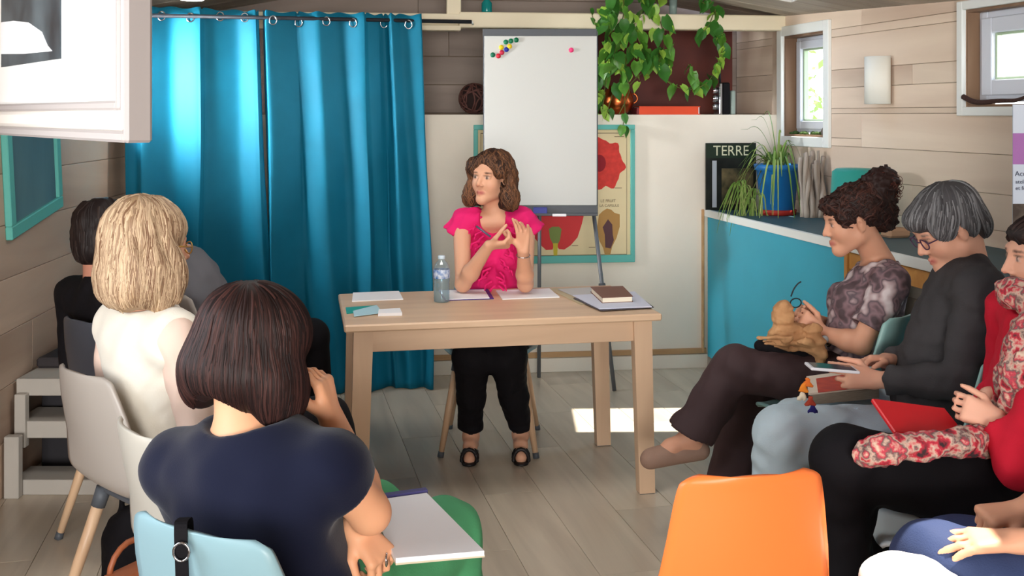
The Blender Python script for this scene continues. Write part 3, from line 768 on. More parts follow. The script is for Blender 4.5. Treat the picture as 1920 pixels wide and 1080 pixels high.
# copper pot, carrying the vine
c = shelf_pt(1158, -.10)
cp = empty('copper_pot', tuple(c), label='round copper pot on the shelf under the trailing vine', cat='pot')
M['copper'] = mat('copper', (190, 100, 55), .28, 1, bump=.3, bscale=25)
b = MB(); b.lathe([(.001, 0), (.05, .002), (.085, .03), (.10, .075), (.092, .125), (.07, .16), (.078, .178), (.073, .18), (.062, .158), (.06, .12), (.001, .11)], c, 28); b.build('bowl', M['copper'], cp, smooth=True)
for s in (-1, 1):
    b = MB(); t = np.linspace(-pi/2, pi/2, 9); b.tube([(c[0]+s*(.092+.03*cos(a)), c[1], c[2]+.10+.03*sin(a)) for a in t], .006, 6); b.build('handle', M['copper'], cp, smooth=True)
# orange book lying flat
a, e = shelf_pt(1198, -.05), shelf_pt(1309, -.05)
bk = empty('book', tuple((a+e)/2), label='orange red book lying flat on the high shelf', cat='book')
L_ = np.linalg.norm((e-a)[:2]); m_ = (a+e)/2
b = MB(); b.box(m_+np.array([0, .09, .003])+BIN*0, (L_, .2, .006), RB, .001); b.box(m_+np.array([0, .09, .049]), (L_, .2, .006), RB, .001); b.box(m_-BIN*.0+np.array([0, -.008, .026]), (L_, .006, .052), RB, .002)
b.build('cover', mat('orange_red', (222, 74, 36), .5), bk)
b = MB(); b.box(m_+np.array([0, .09, .026]), (L_-.008, .185, .040), RB); b.build('pages', M['paper'], bk)
b = MB(); b.box(a+np.array([-.013, .07, .022]), (.022, .16, .04), RB, .002)
b.build('small_book', mat('maroon', (120, 40, 44), .6), label='small maroon book end left of the orange red book', cat='book')
# film camera
c = shelf_pt(1356, -.06)
cm = empty('film_camera', tuple(c), label='vintage metal film camera standing on the shelf at the right', cat='camera')
b = MB(); b.box(c+np.array([.012, .05, .10]), (.048, .12, .20), RB, .008); b.build('camera_body', M['black'], cm)
b = MB(); b.box(c+np.array([-.022, .05, .098]), (.022, .125, .196), RB, .008); b.build('side_plate', M['chrome'], cm)
b = MB(); b.box(c+np.array([.056, .05, .075]), (.03, .11, .15), RB, .006); b.build('film_door', mat('grey_green_metal', (150, 165, 158), .4, .4), cm)
for z, r_ in ((.05, .02), (.10, .024), (.15, .02)):
    b = MB(); b.lathe([(.001, 0), (r_, 0), (r_, .02), (r_*.8, .032), (r_*.55, .032), (.001, .026)], c+np.array([-.03, .02, z]), 18, Ry(-pi/2)@np.eye(3)); b.build('lens', M['chrome'], cm, smooth=True)
b = MB(); b.tube([c+np.array([-.01, .05, .195]), c+np.array([-.012, .05, .30])], .007, 8); b.build('handle', M['metal_dark'], cm, smooth=True)
# teal bottle hanging above the beam
c = BW(912, 24, .07)
tbt = empty('hanging_bottle', tuple(c+np.array([0, 0, 0])), label='small turquoise bottle standing on the cream beam', cat='bottle')
zb = 2.159
b = MB(); b.lathe([(.001, 0), (.03, 0), (.032, .01), (.032, .06), (.012, .085), (.012, .11), (.001, .11)], (c[0], 6.405, zb), 16); b.build('glass_body', mat('teal_glass', (20, 150, 150), .15, trans=.3), tbt, smooth=True)
c = BW(1262, 12, .03); b = MB(); b.lathe([(.001, 0), (.022, 0), (.026, .09), (.022, .09), (.02, .01)], (c[0], c[1], 2.159), 14)
b.build('glass_tumbler', mat('pale_glass', (190, 215, 210), .1, trans=.6), smooth=True, label='small pale glass standing on the cream beam by the vine', cat='glass')

# ---------------------------------------------------------------- trailing vine
def leaf_mesh(name, L_, W_, mt, fold=.25, droop=.25):
    """heart-shaped leaf, base at origin, tip along +y"""
    n = 7; V = []; Fc = []
    for i in range(n):
        t = i/(n-1); w = W_*(math.sin(pi*min(1, (t*.92+.08))**.75))*.5*(1.15-.35*t); y = L_*t-(.12*L_ if i == 0 else 0)
        if i == n-1: w = .0005
        z = -droop*L_*t*t
        for s in (-1, -.5, 0, .5, 1): V.append((s*w, y-(.10*L_*abs(s) if i < 2 else 0), z+abs(s)*w*fold))
    for i in range(n-1):
        for k in range(4): Fc.append((i*5+k, i*5+k+1, (i+1)*5+k+1, (i+1)*5+k))
    me = raw_mesh(name, V, Fc, smooth=True); me.materials.append(mt); return me
lm = [leaf_mesh('leaf', .062, .052, M['green_leaf']), leaf_mesh('leaf', .078, .062, mat('pothos_leaf_dark', (58, 116, 42), .4, var=.3, vscale=14), .15, .4),
      leaf_mesh('leaf', .052, .042, mat('pothos_leaf_light', (156, 200, 76), .4, var=.4, vscale=16), .3, .2)]
vine = empty('trailing_vine', tuple(BW(1200, 30, -.02)), label='trailing green vine with heart-shaped leaves hanging from the ceiling over the shelf', cat='plant')
def smooth_path(pts, n):
    pts = np.array(pts, float); k = len(pts); t = np.linspace(0, k-1, n); out = []
    for x in t:
        i = min(int(x), k-2); f = x-i; p0 = pts[max(i-1, 0)]; p1 = pts[i]; p2 = pts[i+1]; p3 = pts[min(i+2, k-1)]
        out.append(.5*((2*p1)+(-p0+p2)*f+(2*p0-5*p1+4*p2-p3)*f*f+(-p0+3*p1-3*p2+p3)*f**3))
    return np.array(out)
vr = random.Random(11); nleaf = 0
def strand(pix, off, nl, sizes=(.95, 1.45), jit=.02, kinds=(0, 1, 2)):
    global nleaf
    pts = [BW(x, y, o_) for (x, y), o_ in zip(pix, off)]
    path = smooth_path(pts, 8*len(pts))
    b = MB(); b.tube(path, .0028, 5); b.build('stem', M['stem'], vine, smooth=True)
    for k in range(nl):
        if nleaf >= 290: return
        i = int((k+.5)/nl*(len(path)-1)); p = path[i]+np.array([vr.uniform(-1, 1), vr.uniform(-1.2, .6), vr.uniform(-1, 1)])*jit
        lx, ly = 960+p[0]/p[1]*F, 215+(CAM_H-p[2])/p[1]*F
        if 1136 < lx < 1192 and 140 < ly < 205 and vr.random() < .85: continue
        o = bpy.data.objects.new('leaf', lm[vr.choice(kinds)]); COL.objects.link(o); o.parent = vine
        o.location = Vector(p)-WL['trailing_vine'.strip()] if 'trailing_vine' in WL else Vector(p)
        s = vr.uniform(*sizes); o.scale = (s, s, s)
        o.rotation_euler = (radians(vr.uniform(-95, -25)), radians(vr.uniform(-30, 30)), radians(vr.uniform(-70, 70)+(180 if vr.random() < .15 else 0)))
        nleaf += 1
S = strand
S([(1165, -30), (1170, 20), (1160, 60), (1150, 110), (1135, 160), (1130, 205)], [.10, .11, .12, .08, .02, .02], 36, jit=.06)
S([(1195, -30), (1205, 15), (1188, 50), (1180, 90), (1172, 130), (1180, 170), (1160, 215)], [.08, .10, .12, .08, .0, .02, .05], 44, jit=.07)
S([(1225, -20), (1235, 30), (1245, 70), (1238, 110), (1200, 140), (1170, 170)], [.08, .12, .10, .05, .0, .0], 26, jit=.05)
S([(1150, -10), (1140, 40), (1155, 80), (1140, 110), (1128, 150)], [.05, .14, .12, .02, .02], 34, jit=.06)
S([(1190, 60), (1205, 90), (1215, 105), (1235, 115), (1255, 122)], [.1, .1, .05, 0, 0], 22, jit=.04)
S([(1340, 10), (1345, 50), (1352, 90), (1345, 120), (1330, 150), (1305, 166), (1275, 165), (1250, 150)], [.08, .08, .07, .05, .04, .04, .04, .04], 16, jit=.012)
S([(1340, 20), (1330, 45), (1318, 60), (1310, 62)], [.08, .1, .1, .1], 5, jit=.008)
S([(1352, 60), (1356, 80), (1350, 110), (1345, 125)], [.1, .1, .1, .1], 9, jit=.014, kinds=(0, 2))
S([(1290, 120), (1297, 132), (1300, 145), (1305, 160)], [.06, .06, .06, .06], 6, (.9, 1.3), jit=.01, kinds=(0,))
S([(1108, 15), (1112, 35), (1118, 50)], [.12, .12, .12], 3, (.5, .7), jit=.005)
S([(1150, 170), (1140, 205), (1135, 222)], [.0, .04, .06], 5, (.8, 1.1), jit=.015)
S([(1170, 180), (1172, 215), (1168, 238), (1175, 244)], [.0, .06, .05, .04], 4, (.7, 1.1), jit=.01)
S([(1120, 120), (1115, 138), (1110, 150)], [.30, .36, .38], 2, (.9, 1.), jit=.003, kinds=(1,))
S([(1310, 0), (1325, 8), (1335, 4)], [.12, .12, .12], 3, (.8, 1), jit=.01, kinds=(1,))

# ---------------------------------------------------------------- things on the counter
def on_counter(px, py): return CTpix(px, py, CTZ)
# magazine standing against the wall
a, c = BW(1324, 392, .05), BW(1416, 268, .03)
mg = empty('magazine', (float((a[0]+c[0])/2), float(a[1]), CTZ), label='dark magazine with large letters TERRE and a silver stripe standing on the counter', cat='magazine')
zt_ = 1.55-53*6.5/2000; Lm = np.linalg.norm((c-a)[:2])
R_ = RB @ Rx(0); ctr = (a+c)/2; ctr[2] = (CTZ+zt_)/2
b = MB(); b.box(ctr, (Lm, .012, zt_-CTZ-.002), RB, .001); b.build('cover', mat('magazine_cover', (34, 38, 34), .35, c2=(12, 14, 12), vscale=9), mg)
f = ctr+BIN*.0065
b = MB(); b.box(f+BEX*(-.105)+np.array([0, 0, -.045]), (.028, .001, .285), RB); b.build('silver_stripe', mat('silver_ink', (190, 196, 205), .3, .3), mg)
b = MB(); b.box(f+BEX*(.04)+np.array([0, 0, -.06]), (.2, .001, .22), RB); b.build('cover_photo', mat('cover_photo', (112, 98, 66), .4, c2=(24, 34, 22), vscale=14, detail=6), mg)
b = MB(); b.box(f+np.array([0, 0, .155]), (Lm-.004, .001, .085), RB); b.build('title_band', mat('dark_green_ink', (26, 44, 30), .4), mg)
text('title', 'TERRE', .088, f+BEX*.0+BIN*.001+np.array([0, 0, .155]), (pi/2, 0, BROT), mat('title_cream', (214, 214, 184), .4), mg, 'CENTER', sx_=.92)
# blue pot with a spider plant
c = on_counter(1458, 402)
pp = empty('potted_spider_plant', tuple(c), label='spider plant in a blue pot with a red saucer on the end of the counter', cat='potted plant')
Yc = c[1]; px_m = F/Yc
b = MB(); b.lathe([(.001, 0), (.098, 0), (.105, .006), (.110, .030), (.104, .032), (.098, .012), (.001, .012)], c, 32); b.build('saucer', mat('red_saucer', (170, 44, 34), .45), pp, smooth=True)
hp = (402-308)/px_m
b = MB(); b.lathe([(.001, .014), (.090, .014), (.094, .02), (.122, hp-.035), (.124, hp-.034), (.134, hp-.032), (.137, hp), (.130, hp+.001), (.121, hp-.02), (.001, hp-.022)], c, 36); b.build('pot', mat('blue_pot', (28, 110, 178), .38, spec=.5), pp, smooth=True)
b = MB(); b.lathe([(.001, hp-.02), (.118, hp-.021), (.118, hp-.024), (.001, hp-.024)], c, 20); b.build('soil', mat('soil', (50, 38, 30), .95, bump=.6, bscale=60), pp)
sl = mat('spider_leaf', (112, 148, 62), .5, c2=(168, 184, 110), vscale=3); sl2 = mat('spider_leaf_green', (84, 130, 44), .5, c2=(130, 160, 80), vscale=3)
pr = random.Random(2)
def blade(p0, az, up, out, drop, w, name='leaf', mt=None):
    n = 12; pts = []
    for i in range(n):
        t = i/(n-1); r_ = out*t; z = up*math.sin(min(1, t*1.25)*pi*.62) - drop*max(0, t-.35)**1.5*1.7
        pts.append(p0+np.array([cos(az)*r_, sin(az)*r_, z]))
    pts = np.array(pts); V = []; side = np.array([-sin(az), cos(az), 0])
    for i, p in enumerate(pts):
        ww = w*(1-.85*(i/(n-1))**2)*.5
        V += [p-side*ww+np.array([0, 0, ww*.6]), p, p+side*ww+np.array([0, 0, ww*.6])]
    Fc = [(i*3+k, i*3+k+1, (i+1)*3+k+1, (i+1)*3+k) for i in range(n-1) for k in range(2)]
    mk(name, V, Fc, mt or pr.choice([sl, sl2]), pp, smooth=True)
top = c+np.array([0, 0, hp-.02])
for k in range(46):
    az = pr.uniform(0, 2*pi); a_ = pr.random()
    left = abs(az-pi) < 1.2; wallw = az < 2.2 or az > 5.6
    blade(top+np.array([cos(az), sin(az), 0])*.03, az, pr.uniform(.06, .17), pr.uniform(.06, .13) if wallw else pr.uniform(.10, .26), pr.uniform(.1, .55) if left or az > 4.2 else pr.uniform(.0, .3), pr.uniform(.010, .017))
for dx, h, az in ((-.10, .30, 2.9), (-.05, .33, 2.5), (.02, .22, 1.0), (-.16, .24, 3.0), (.06, .16, .3)):
    blade(top, az, h, abs(dx)+.05, .0, .014)
# hanging plantlets over the left of the pot
for (px, py, L_) in ((1412, 355, .16), (1395, 350, .24), (1378, 345, .22), (1420, 365, .25), (1405, 372, .20), (1388, 340, .12)):
    q = P(px, py, Yc-.10)
    for k in range(7):
        x0 = pr.uniform(-.055, .045); L_ = pr.uniform(.14, .30); n = 8; pts = [q+np.array([x0*2*t+.01*sin(t*6), pr.uniform(-.004, .004), -L_*t**1.3+.035*math.sin(pi*min(1, t*1.6))]) for t in np.linspace(0, 1, n)]
        V = []
        for i, p in enumerate(pts):
            ww = .0042*(1-.8*(i/(n-1))**2); V += [p-np.array([ww, 0, 0]), p+np.array([ww, 0.002, 0])]
        mk('leaf', V, [(2*i, 2*i+1, 2*i+3, 2*i+2) for i in range(n-1)], pr.choice([sl, sl2]), pp, smooth=True)
    b = MB(); b.tube(smooth_path([top, (top+q)/2+np.array([0, 0, .09]), q], 14), .002, 5); b.build('runner', M['stem'], pp, smooth=True)
# twisted pale driftwood right of the pot
c = on_counter(1524, 408)
dw = empty('driftwood', tuple(c), label='bundle of pale twisted wooden stems standing right of the blue pot', cat='driftwood')
dwm = mat('pale_driftwood', (196, 184, 172), .8, c2=(150, 136, 124), vscale=12, stretch=(1, 1, .2))
for k in range(12):
    x0 = -.05+k*.009; b = MB(); t = np.linspace(0, 1, 14)
    pts = [c+np.array([x0*(1+.2*s)+.007*sin(s*6+k*1.7), .03*cos(k*2.1)+.01*sin(s*5+k), s*(.34+.04*sin(k*2.3))]) for s in t]
    b.tube(pts, .015*(1-.3*t)+.003*np.sin(t*9+k), 8); b.build('stem', dwm, dw, smooth=True)
# turquoise bowl on edge behind the first woman's head
c = np.array([1.70, 5.3, CTZ])
tbw = empty('plastic_bucket', tuple(c), label='upturned turquoise plastic bucket on the counter behind the woman with the brown updo', cat='bucket')
b = MB(); b.lathe([(.001, .318), (.085, .316), (.106, .300), (.122, .04), (.124, .012), (.136, .010), (.137, 0), (.120, 0), (.10, .295), (.001, .305)], c, 36); b.build('basin_wall', mat('turquoise_plastic', (52, 166, 156), .4), tbw, smooth=True)
# small litter of things on the counter further along
c = on_counter(1683, 446); b = MB(); b.box(c+np.array([0, .03, .022]), (.12, .08, .044), Rz(.3), .012)
b.build('small_pouch', mat('tan_pouch', (176, 140, 112), .8), label='small tan pouch on the counter between the two seated women', cat='pouch')
c = on_counter(1540, 405); b = MB(); b.box(c+np.array([.04, 0, .008]), (.07, .03, .016), Rz(.4), .004)
b.build('tape_dispenser', mat('clear_grey', (190, 200, 205), .3), label='small pale tape dispenser on the counter right of the driftwood', cat='dispenser')

# ---------------------------------------------------------------- right wall: lamp, sills, roll-up poster
a, c = RWpix(1634, 150), RWpix(1684, 150); m_ = (a+c)/2
lp = empty('wall_lamp', (m_[0], m_[1], 1.605), label='small white half-round wall lamp on the pale boards between the windows', cat='wall lamp')
b = MB(); n = 12; u0 = .5*(6.6-m_[1])/.97014*2; cu = (6.6-m_[1])/.97014
b = MB(); R_ = np.array([REU, ROUT, (0, 0, 1)]).T
b.box(RWp(cu+.0, 1.725, -.008), (.13, .016, .235), R_, .003); b.build('back_slab', mat('brown_slab', (150, 124, 104), .6), lp)  # flat brown box behind the shade
V = []; 
for t in np.linspace(0, pi, n):
    for z in (1.605, 1.85):
        V.append(RWp(cu-.075*cos(t), z, -.016-.085*sin(t)))
Fc = [(2*i, 2*i+1, 2*i+3, 2*i+2) for i in range(n-1)]
sh = mk('lamp_shade', V, Fc, mat('white_shade', (240, 240, 232), .5), lp, smooth=True); md = sh.modifiers.new('t', 'SOLIDIFY'); md.thickness = .004
b = MB(); b.lathe([(.001, 0), (.02, .01), (.03, .05), (.02, .08), (.012, .1), (.001, .1)], RWp(cu, 1.67, -.045), 12); b.build('bulb', mat('bulb', (240, 235, 220), .3), lp, smooth=True)
# moss and a stone on the first sill, twig on the second
mo = MB(); mr = random.Random(5)
for k in range(26):
    p = RWp(.10+mr.random()*.3, 1.432, .02+mr.random()*.06); b_ = mr.uniform(.012, .022)
    mo.lathe([(.001, 0), (b_, .002), (b_*.8, b_*.7), (.001, b_)], p, 8)
mo.build('moss_tuft', mat('moss', (66, 92, 44), .9, bump=.5, bscale=80), smooth=True, label='low green moss on the sill of the window above the blue pot', cat='moss', kind='stuff')
b = MB(); b.lathe([(.001, 0), (.03, .002), (.035, .02), (.022, .045), (.001, .05)], RWp(.49, 1.432, .035), 14)
b.build('stone', mat('grey_stone', (112, 104, 100), .9, bump=.4, bscale=30), smooth=True, label='grey stone at the right end of the mossy window sill', cat='stone')
tw = MB(); tw.tube(smooth_path([RWp(1.765, 1.632, -.02), RWp(1.85, 1.606, -.015), RWp(1.98, 1.6105, .0), RWp(2.1, 1.612, -.01), RWp(2.2, 1.635, -.02)], 24), np.linspace(.013, .007, 24), 8)
tw.build('curved_twig', mat('dark_bark', (66, 44, 40), .85, bump=.5, bscale=60), smooth=True, label='dark curved twig on the sill of the window at the right edge', cat='twig')
# banner hanging at the right edge
Yb = 4.15
bn = empty('banner', (2.02, Yb, CTZ), label='narrow printed banner with a purple band at the right edge in front of the wall', cat='banner')
def bq(name, x0, y0, x1, y1, mt, dy=0.0, th=.002):
    a, c = P(x0, y0, Yb+dy), P(x1, y1, Yb+dy); b = MB(); b.box((a+c)/2, (abs(c[0]-a[0]), th, abs(a[2]-c[2])), None); return b.build(name, mt, bn)
bq('banner_sheet', 1899, 196, 2080, 490, mat('banner_paper', (206, 216, 232), .6), 0, .006)
bq('purple_band', 1899, 250, 2080, 308, mat('purple_print', (168, 112, 178), .6), -.0045)
bq('photo_strip', 1899, 382, 2080, 489, mat('dark_photo', (70, 58, 52), .6, c2=(120, 108, 96), vscale=14), -.0045)
def btext(s, size, px, py):
    text('printed_text', s, size, P(px, py, Yb-.006), (pi/2, 0, 0), mat('banner_ink', (70, 74, 96), .6), bn)
btext('Accueil', .028, 1903, 326); btext('ateliers', .022, 1904, 341); btext('et formation', .022, 1904, 353)

# ---------------------------------------------------------------- pictures
# turquoise framed picture on the left wall
R_ = np.array([LEU, LOUT, (0, 0, 1)]).T
Yr, Yl = -1.6815/((103-960)/F+.0875), -1.6815/((3-960)/F+.0875)
ur, ul = (6.137-Yr)*1.0038, (6.137-Yl)*1.0038
zr, zl = 1.55-(390-215)*Yr/F, 1.55-(455-215)*Yl/F
pc = empty('picture', tuple(LWp((ur+ul)/2, zl, 0)), label='blue-green picture in a turquoise frame on the brown left wall', cat='picture')
tilt = math.atan2(zr-zl, ul-ur); Rt = R_ @ Ry(tilt)
W_, H_ = ul-ur, .58; pcn = LWp((ur+ul)/2, (zr+zl)/2+H_/2, -.014)
def pl(dx, dz, w, h, th, off, name, mt, bev=.004):
    b = MB(); b.box(pcn+Rt@np.array([dx, off, dz]), (w, th, h), Rt, bev); b.build(name, mt, pc)
fw_ = .055
pl(0, H_/2-fw_/2, W_, fw_, .028, 0, 'frame_rail', M['turq_frame']); pl(0, -H_/2+fw_/2, W_, fw_, .028, 0, 'frame_rail', M['turq_frame'])
pl(W_/2-fw_/2, 0, fw_, H_-2*fw_, .028, 0, 'frame_rail', M['turq_frame']); pl(-W_/2+fw_/2, 0, fw_, H_-2*fw_, .028, 0, 'frame_rail', M['turq_frame'])
pl(0, 0, W_-2*fw_, H_-2*fw_, .008, .004, 'canvas', mat('blue_green_canvas', (92, 128, 136), .7, c2=(70, 104, 118), vscale=3, stretch=(1, 1, .3)), 0)

# big white moulded frame hanging near the camera at the upper left
A2 = np.array([-.698, 2.0, 0.]); dL = nrm((-.68, .87, 0)); nF = nrm((-.87, -.68, 0))      # dL leads away to the left, nF is its face
RF = np.array([-dL, -nF, (0, 0, 1)]).T
zb0 = 1.497; WF, HF = 1.62, .73
fr = empty('framed_photograph', tuple(A2+dL*WF/2+np.array([0, 0, zb0])), label='white moulded frame with wide white mat and dark photograph hanging high at the left', cat='picture')
def fp(u, z, off=0): return A2+dL*u+np.array([0, 0, zb0+z])+nF*off
M['frame_white'] = mat('white_lacquer', (236, 228, 220), .4); M['frame_shade'] = mat('shaded_white_lacquer', (170, 162, 160), .45)  # grey tone puts the moulding's shade into the white frame's colour
def fring(name, ins, w, th, off, mt, bev=.004):
    b = MB(); a0, a1, b0, b1 = ins, WF-ins, ins, HF-ins
    b.box(fp(a0+w/2, HF/2, off), (w, th, b1-b0), RF, bev); b.box(fp(a1-w/2, HF/2, off), (w, th, b1-b0), RF, bev)
    b.box(fp(WF/2, b0+w/2, off), (a1-a0-2*w, th, w), RF, bev); b.box(fp(WF/2, b1-w/2, off), (a1-a0-2*w, th, w), RF, bev)
    b.build(name, mt, fr)
fring('outer_moulding', 0, .022, .05, 0, M['frame_shade'], .006)
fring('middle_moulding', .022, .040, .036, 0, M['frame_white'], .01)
fring('inner_moulding', .062, .018, .050, -.004, M['frame_shade'], .006)
b = MB(); b.box(fp(WF/2, HF/2, -.006), (WF-.15, .006, HF-.15), RF); b.build('mat_board', mat('mat_white', (245, 243, 240), .6), fr)
b = MB(); b.box(fp((.53+1.09)/2, (.18+.56)/2, -.0015), (.56, .003, .38), RF); ph = b.build('photograph', mat('dark_photograph', (36, 44, 52), .3, c2=(96, 110, 118), vscale=5), fr)
def fpoly(name, pts, off, mt):
    V = [fp(u, z, off) for u, z in pts]+[fp(u, z, off-.001) for u, z in pts]; n = len(pts)
    mk(name, V, [tuple(range(n)), tuple(range(n, 2*n))[::-1]]+[(i, (i+1) % n, n+(i+1) % n, n+i) for i in range(n)], mt, fr)
fpoly('photograph_highlight', [(.59, .20), (.63, .215), (.68, .25), (.80, .28), (.95, .295), (1.085, .30), (1.085, .215), (.85, .205)], .0012, M['paper'])
for u in (.35, 1.25):
    b = MB(); p0 = fp(u, HF, 0); b.tube([p0, p0+np.array([0, 0, 0.02])], .004, 6); b.build('hanging_wire', M['grey_metal'], fr)
for u in (.35, 1.25):
    p0 = fp(u, HF, 0); X = p0[0]; zt2 = RIDGE_Z-RS*abs(X-RIDGE_X)
    b = MB(); b.tube([p0+np.array([0, 0, .0]), np.array([p0[0], p0[1], max(zt2, p0[2]+.03)])], .003, 6); b.build('hanging_wire', M['grey_metal'], fr)
# ceiling lamp above the curtains
c = P(360, 2, 5.35)
cl = empty('ceiling_lamp', (c[0], c[1], 2.16), label='bright white lamp on the ceiling above the left curtain', cat='lamp')
b = MB(); b.lathe([(.001, 0), (.055, .004), (.075, .02), (.08, .04), (.001, .04)], (c[0], c[1], 2.12), 20); b.build('diffuser', mat('lamp_diffuser', (255, 250, 240), .4, emit=(255, 250, 240), estr=6), cl, smooth=True)
b = MB(); b.lathe([(.001, 0), (.05, 0), (.05, .12), (.001, .12)], (c[0], c[1], 2.161), 20); b.build('lamp_base', M['trim_white'], cl, smooth=True)

# ---------------------------------------------------------------- chairs
def chair(loc, face, shell, label, group=None, scale=1.0, wtop=.155, wback=.205, ztop_=.83, legm='leg_wood', name='shell_chair'):
    """face: heading in radians, 0 = +y (away from the camera), positive turns left"""
    r = empty(name, (loc[0], loc[1], 0), face, label=label, cat='chair', group=group)
    prof = [(.225, .448), (.205, .466), (.12, .460), (.0, .446), (-.10, .448), (-.165, .462), (-.205, .50), (-.225, .56), (-.245, .64), (-.265, .72), (-.282, ztop_-.04), (-.288, ztop_-.012), (-.290, ztop_)]
    wid = [.165, .195, .215, .222, .215, .205, .200, .203, wback, (wback+wtop)/2+.008, wtop+.008, wtop-.004, wtop-.035]
    P_ = smooth_path(prof, 45); Wd = np.interp(np.linspace(0, 12, 45), range(13), wid)
    nu = 17; V = []
    for (y, z), w in zip(P_, Wd):
        vert = np.clip((z-.47)/.15, 0, 1)
        for k in range(nu):
            u = -1+2*k/(nu-1)
            V.append((u*w, y+vert*.035*u*u, z+(1-vert)*.018*abs(u)**2.5))
    Fc = [(j*nu+i, j*nu+i+1, (j+1)*nu+i+1, (j+1)*nu+i) for j in range(44) for i in range(nu-1)]
    s = mk('seat_shell', V, Fc, M[shell], r, True, True); md = s.modifiers.new('t', 'SOLIDIFY'); md.thickness = .010; md.offset = -1
    b = MB(); b.box((0, .0, .428), (.30, .26, .018), None, .005); b.build('seat_frame', M['grey_dark'], r, True)
    for sx_ in (-1, 1):
        for y0, y1 in ((.13, .20), (-.12, -.235)):
            a = np.array([sx_*.145, y0, .425]); e = np.array([sx_*.215, y1, .012]); b = MB(); b.tube([a, a+(e-a)*.5, e], [.019, .018, .0125], 10)
            lg = b.build('leg', M[legm], r, True, True)
            b = MB(); b.tube([a+(e-a)*-.01, a+(e-a)*.12], [.024, .022], 10); b.build('leg_socket', M['grey_dark'], lg, True, True)
            b = MB(); b.tube([e+(e-a)*-.03, e+(e-a)*.028], [.0145, .015], 10); b.build('foot_cap', M['grey_dark'], lg, True, True)
    return r
chair((.405, 2.25), radians(10), 'shell_orange', 'empty bright orange shell chair in the right foreground', wtop=.138, wback=.178, ztop_=.883)
chair((-.43, 2.12), radians(-30), 'shell_blue', 'pale blue shell chair of the woman in navy in the foreground', ztop_=.82, wtop=.17, wback=.20)
chair((-.66, 2.62), radians(-50), 'shell_grey2', 'empty pale beige shell chair between the woman in navy and the blonde woman')
chair((-1.04, 3.20), radians(-42), 'shell_grey', 'grey beige shell chair of the blonde woman in the cream vest')
chair((-1.34, 3.95), radians(-38), 'shell_dark', 'dark slate shell chair of the person in black by the left wall')
chair((-.10, 5.02), radians(178), 'shell_blue', 'pale blue shell chair of the woman in pink behind the desk')
chair((1.19, 3.93), radians(48), 'shell_teal', 'pale teal shell chair of the woman in the patterned blouse', ztop_=.85)
chair((1.23, 3.36), radians(60), 'shell_teal', 'blue-green shell chair of the grey-haired person in the charcoal jacket')
chair((1.18, 2.78), radians(78), 'shell_white', 'bluish white shell chair of the woman in red at the right edge')
chair((1.17, 2.20), radians(80), 'shell_grey', 'grey shell chair of the person in navy jeans in the lower right corner')
chair((-1.21, 4.52), radians(-44), 'shell_grey', 'grey shell chair under the person in grey, behind the blonde woman')
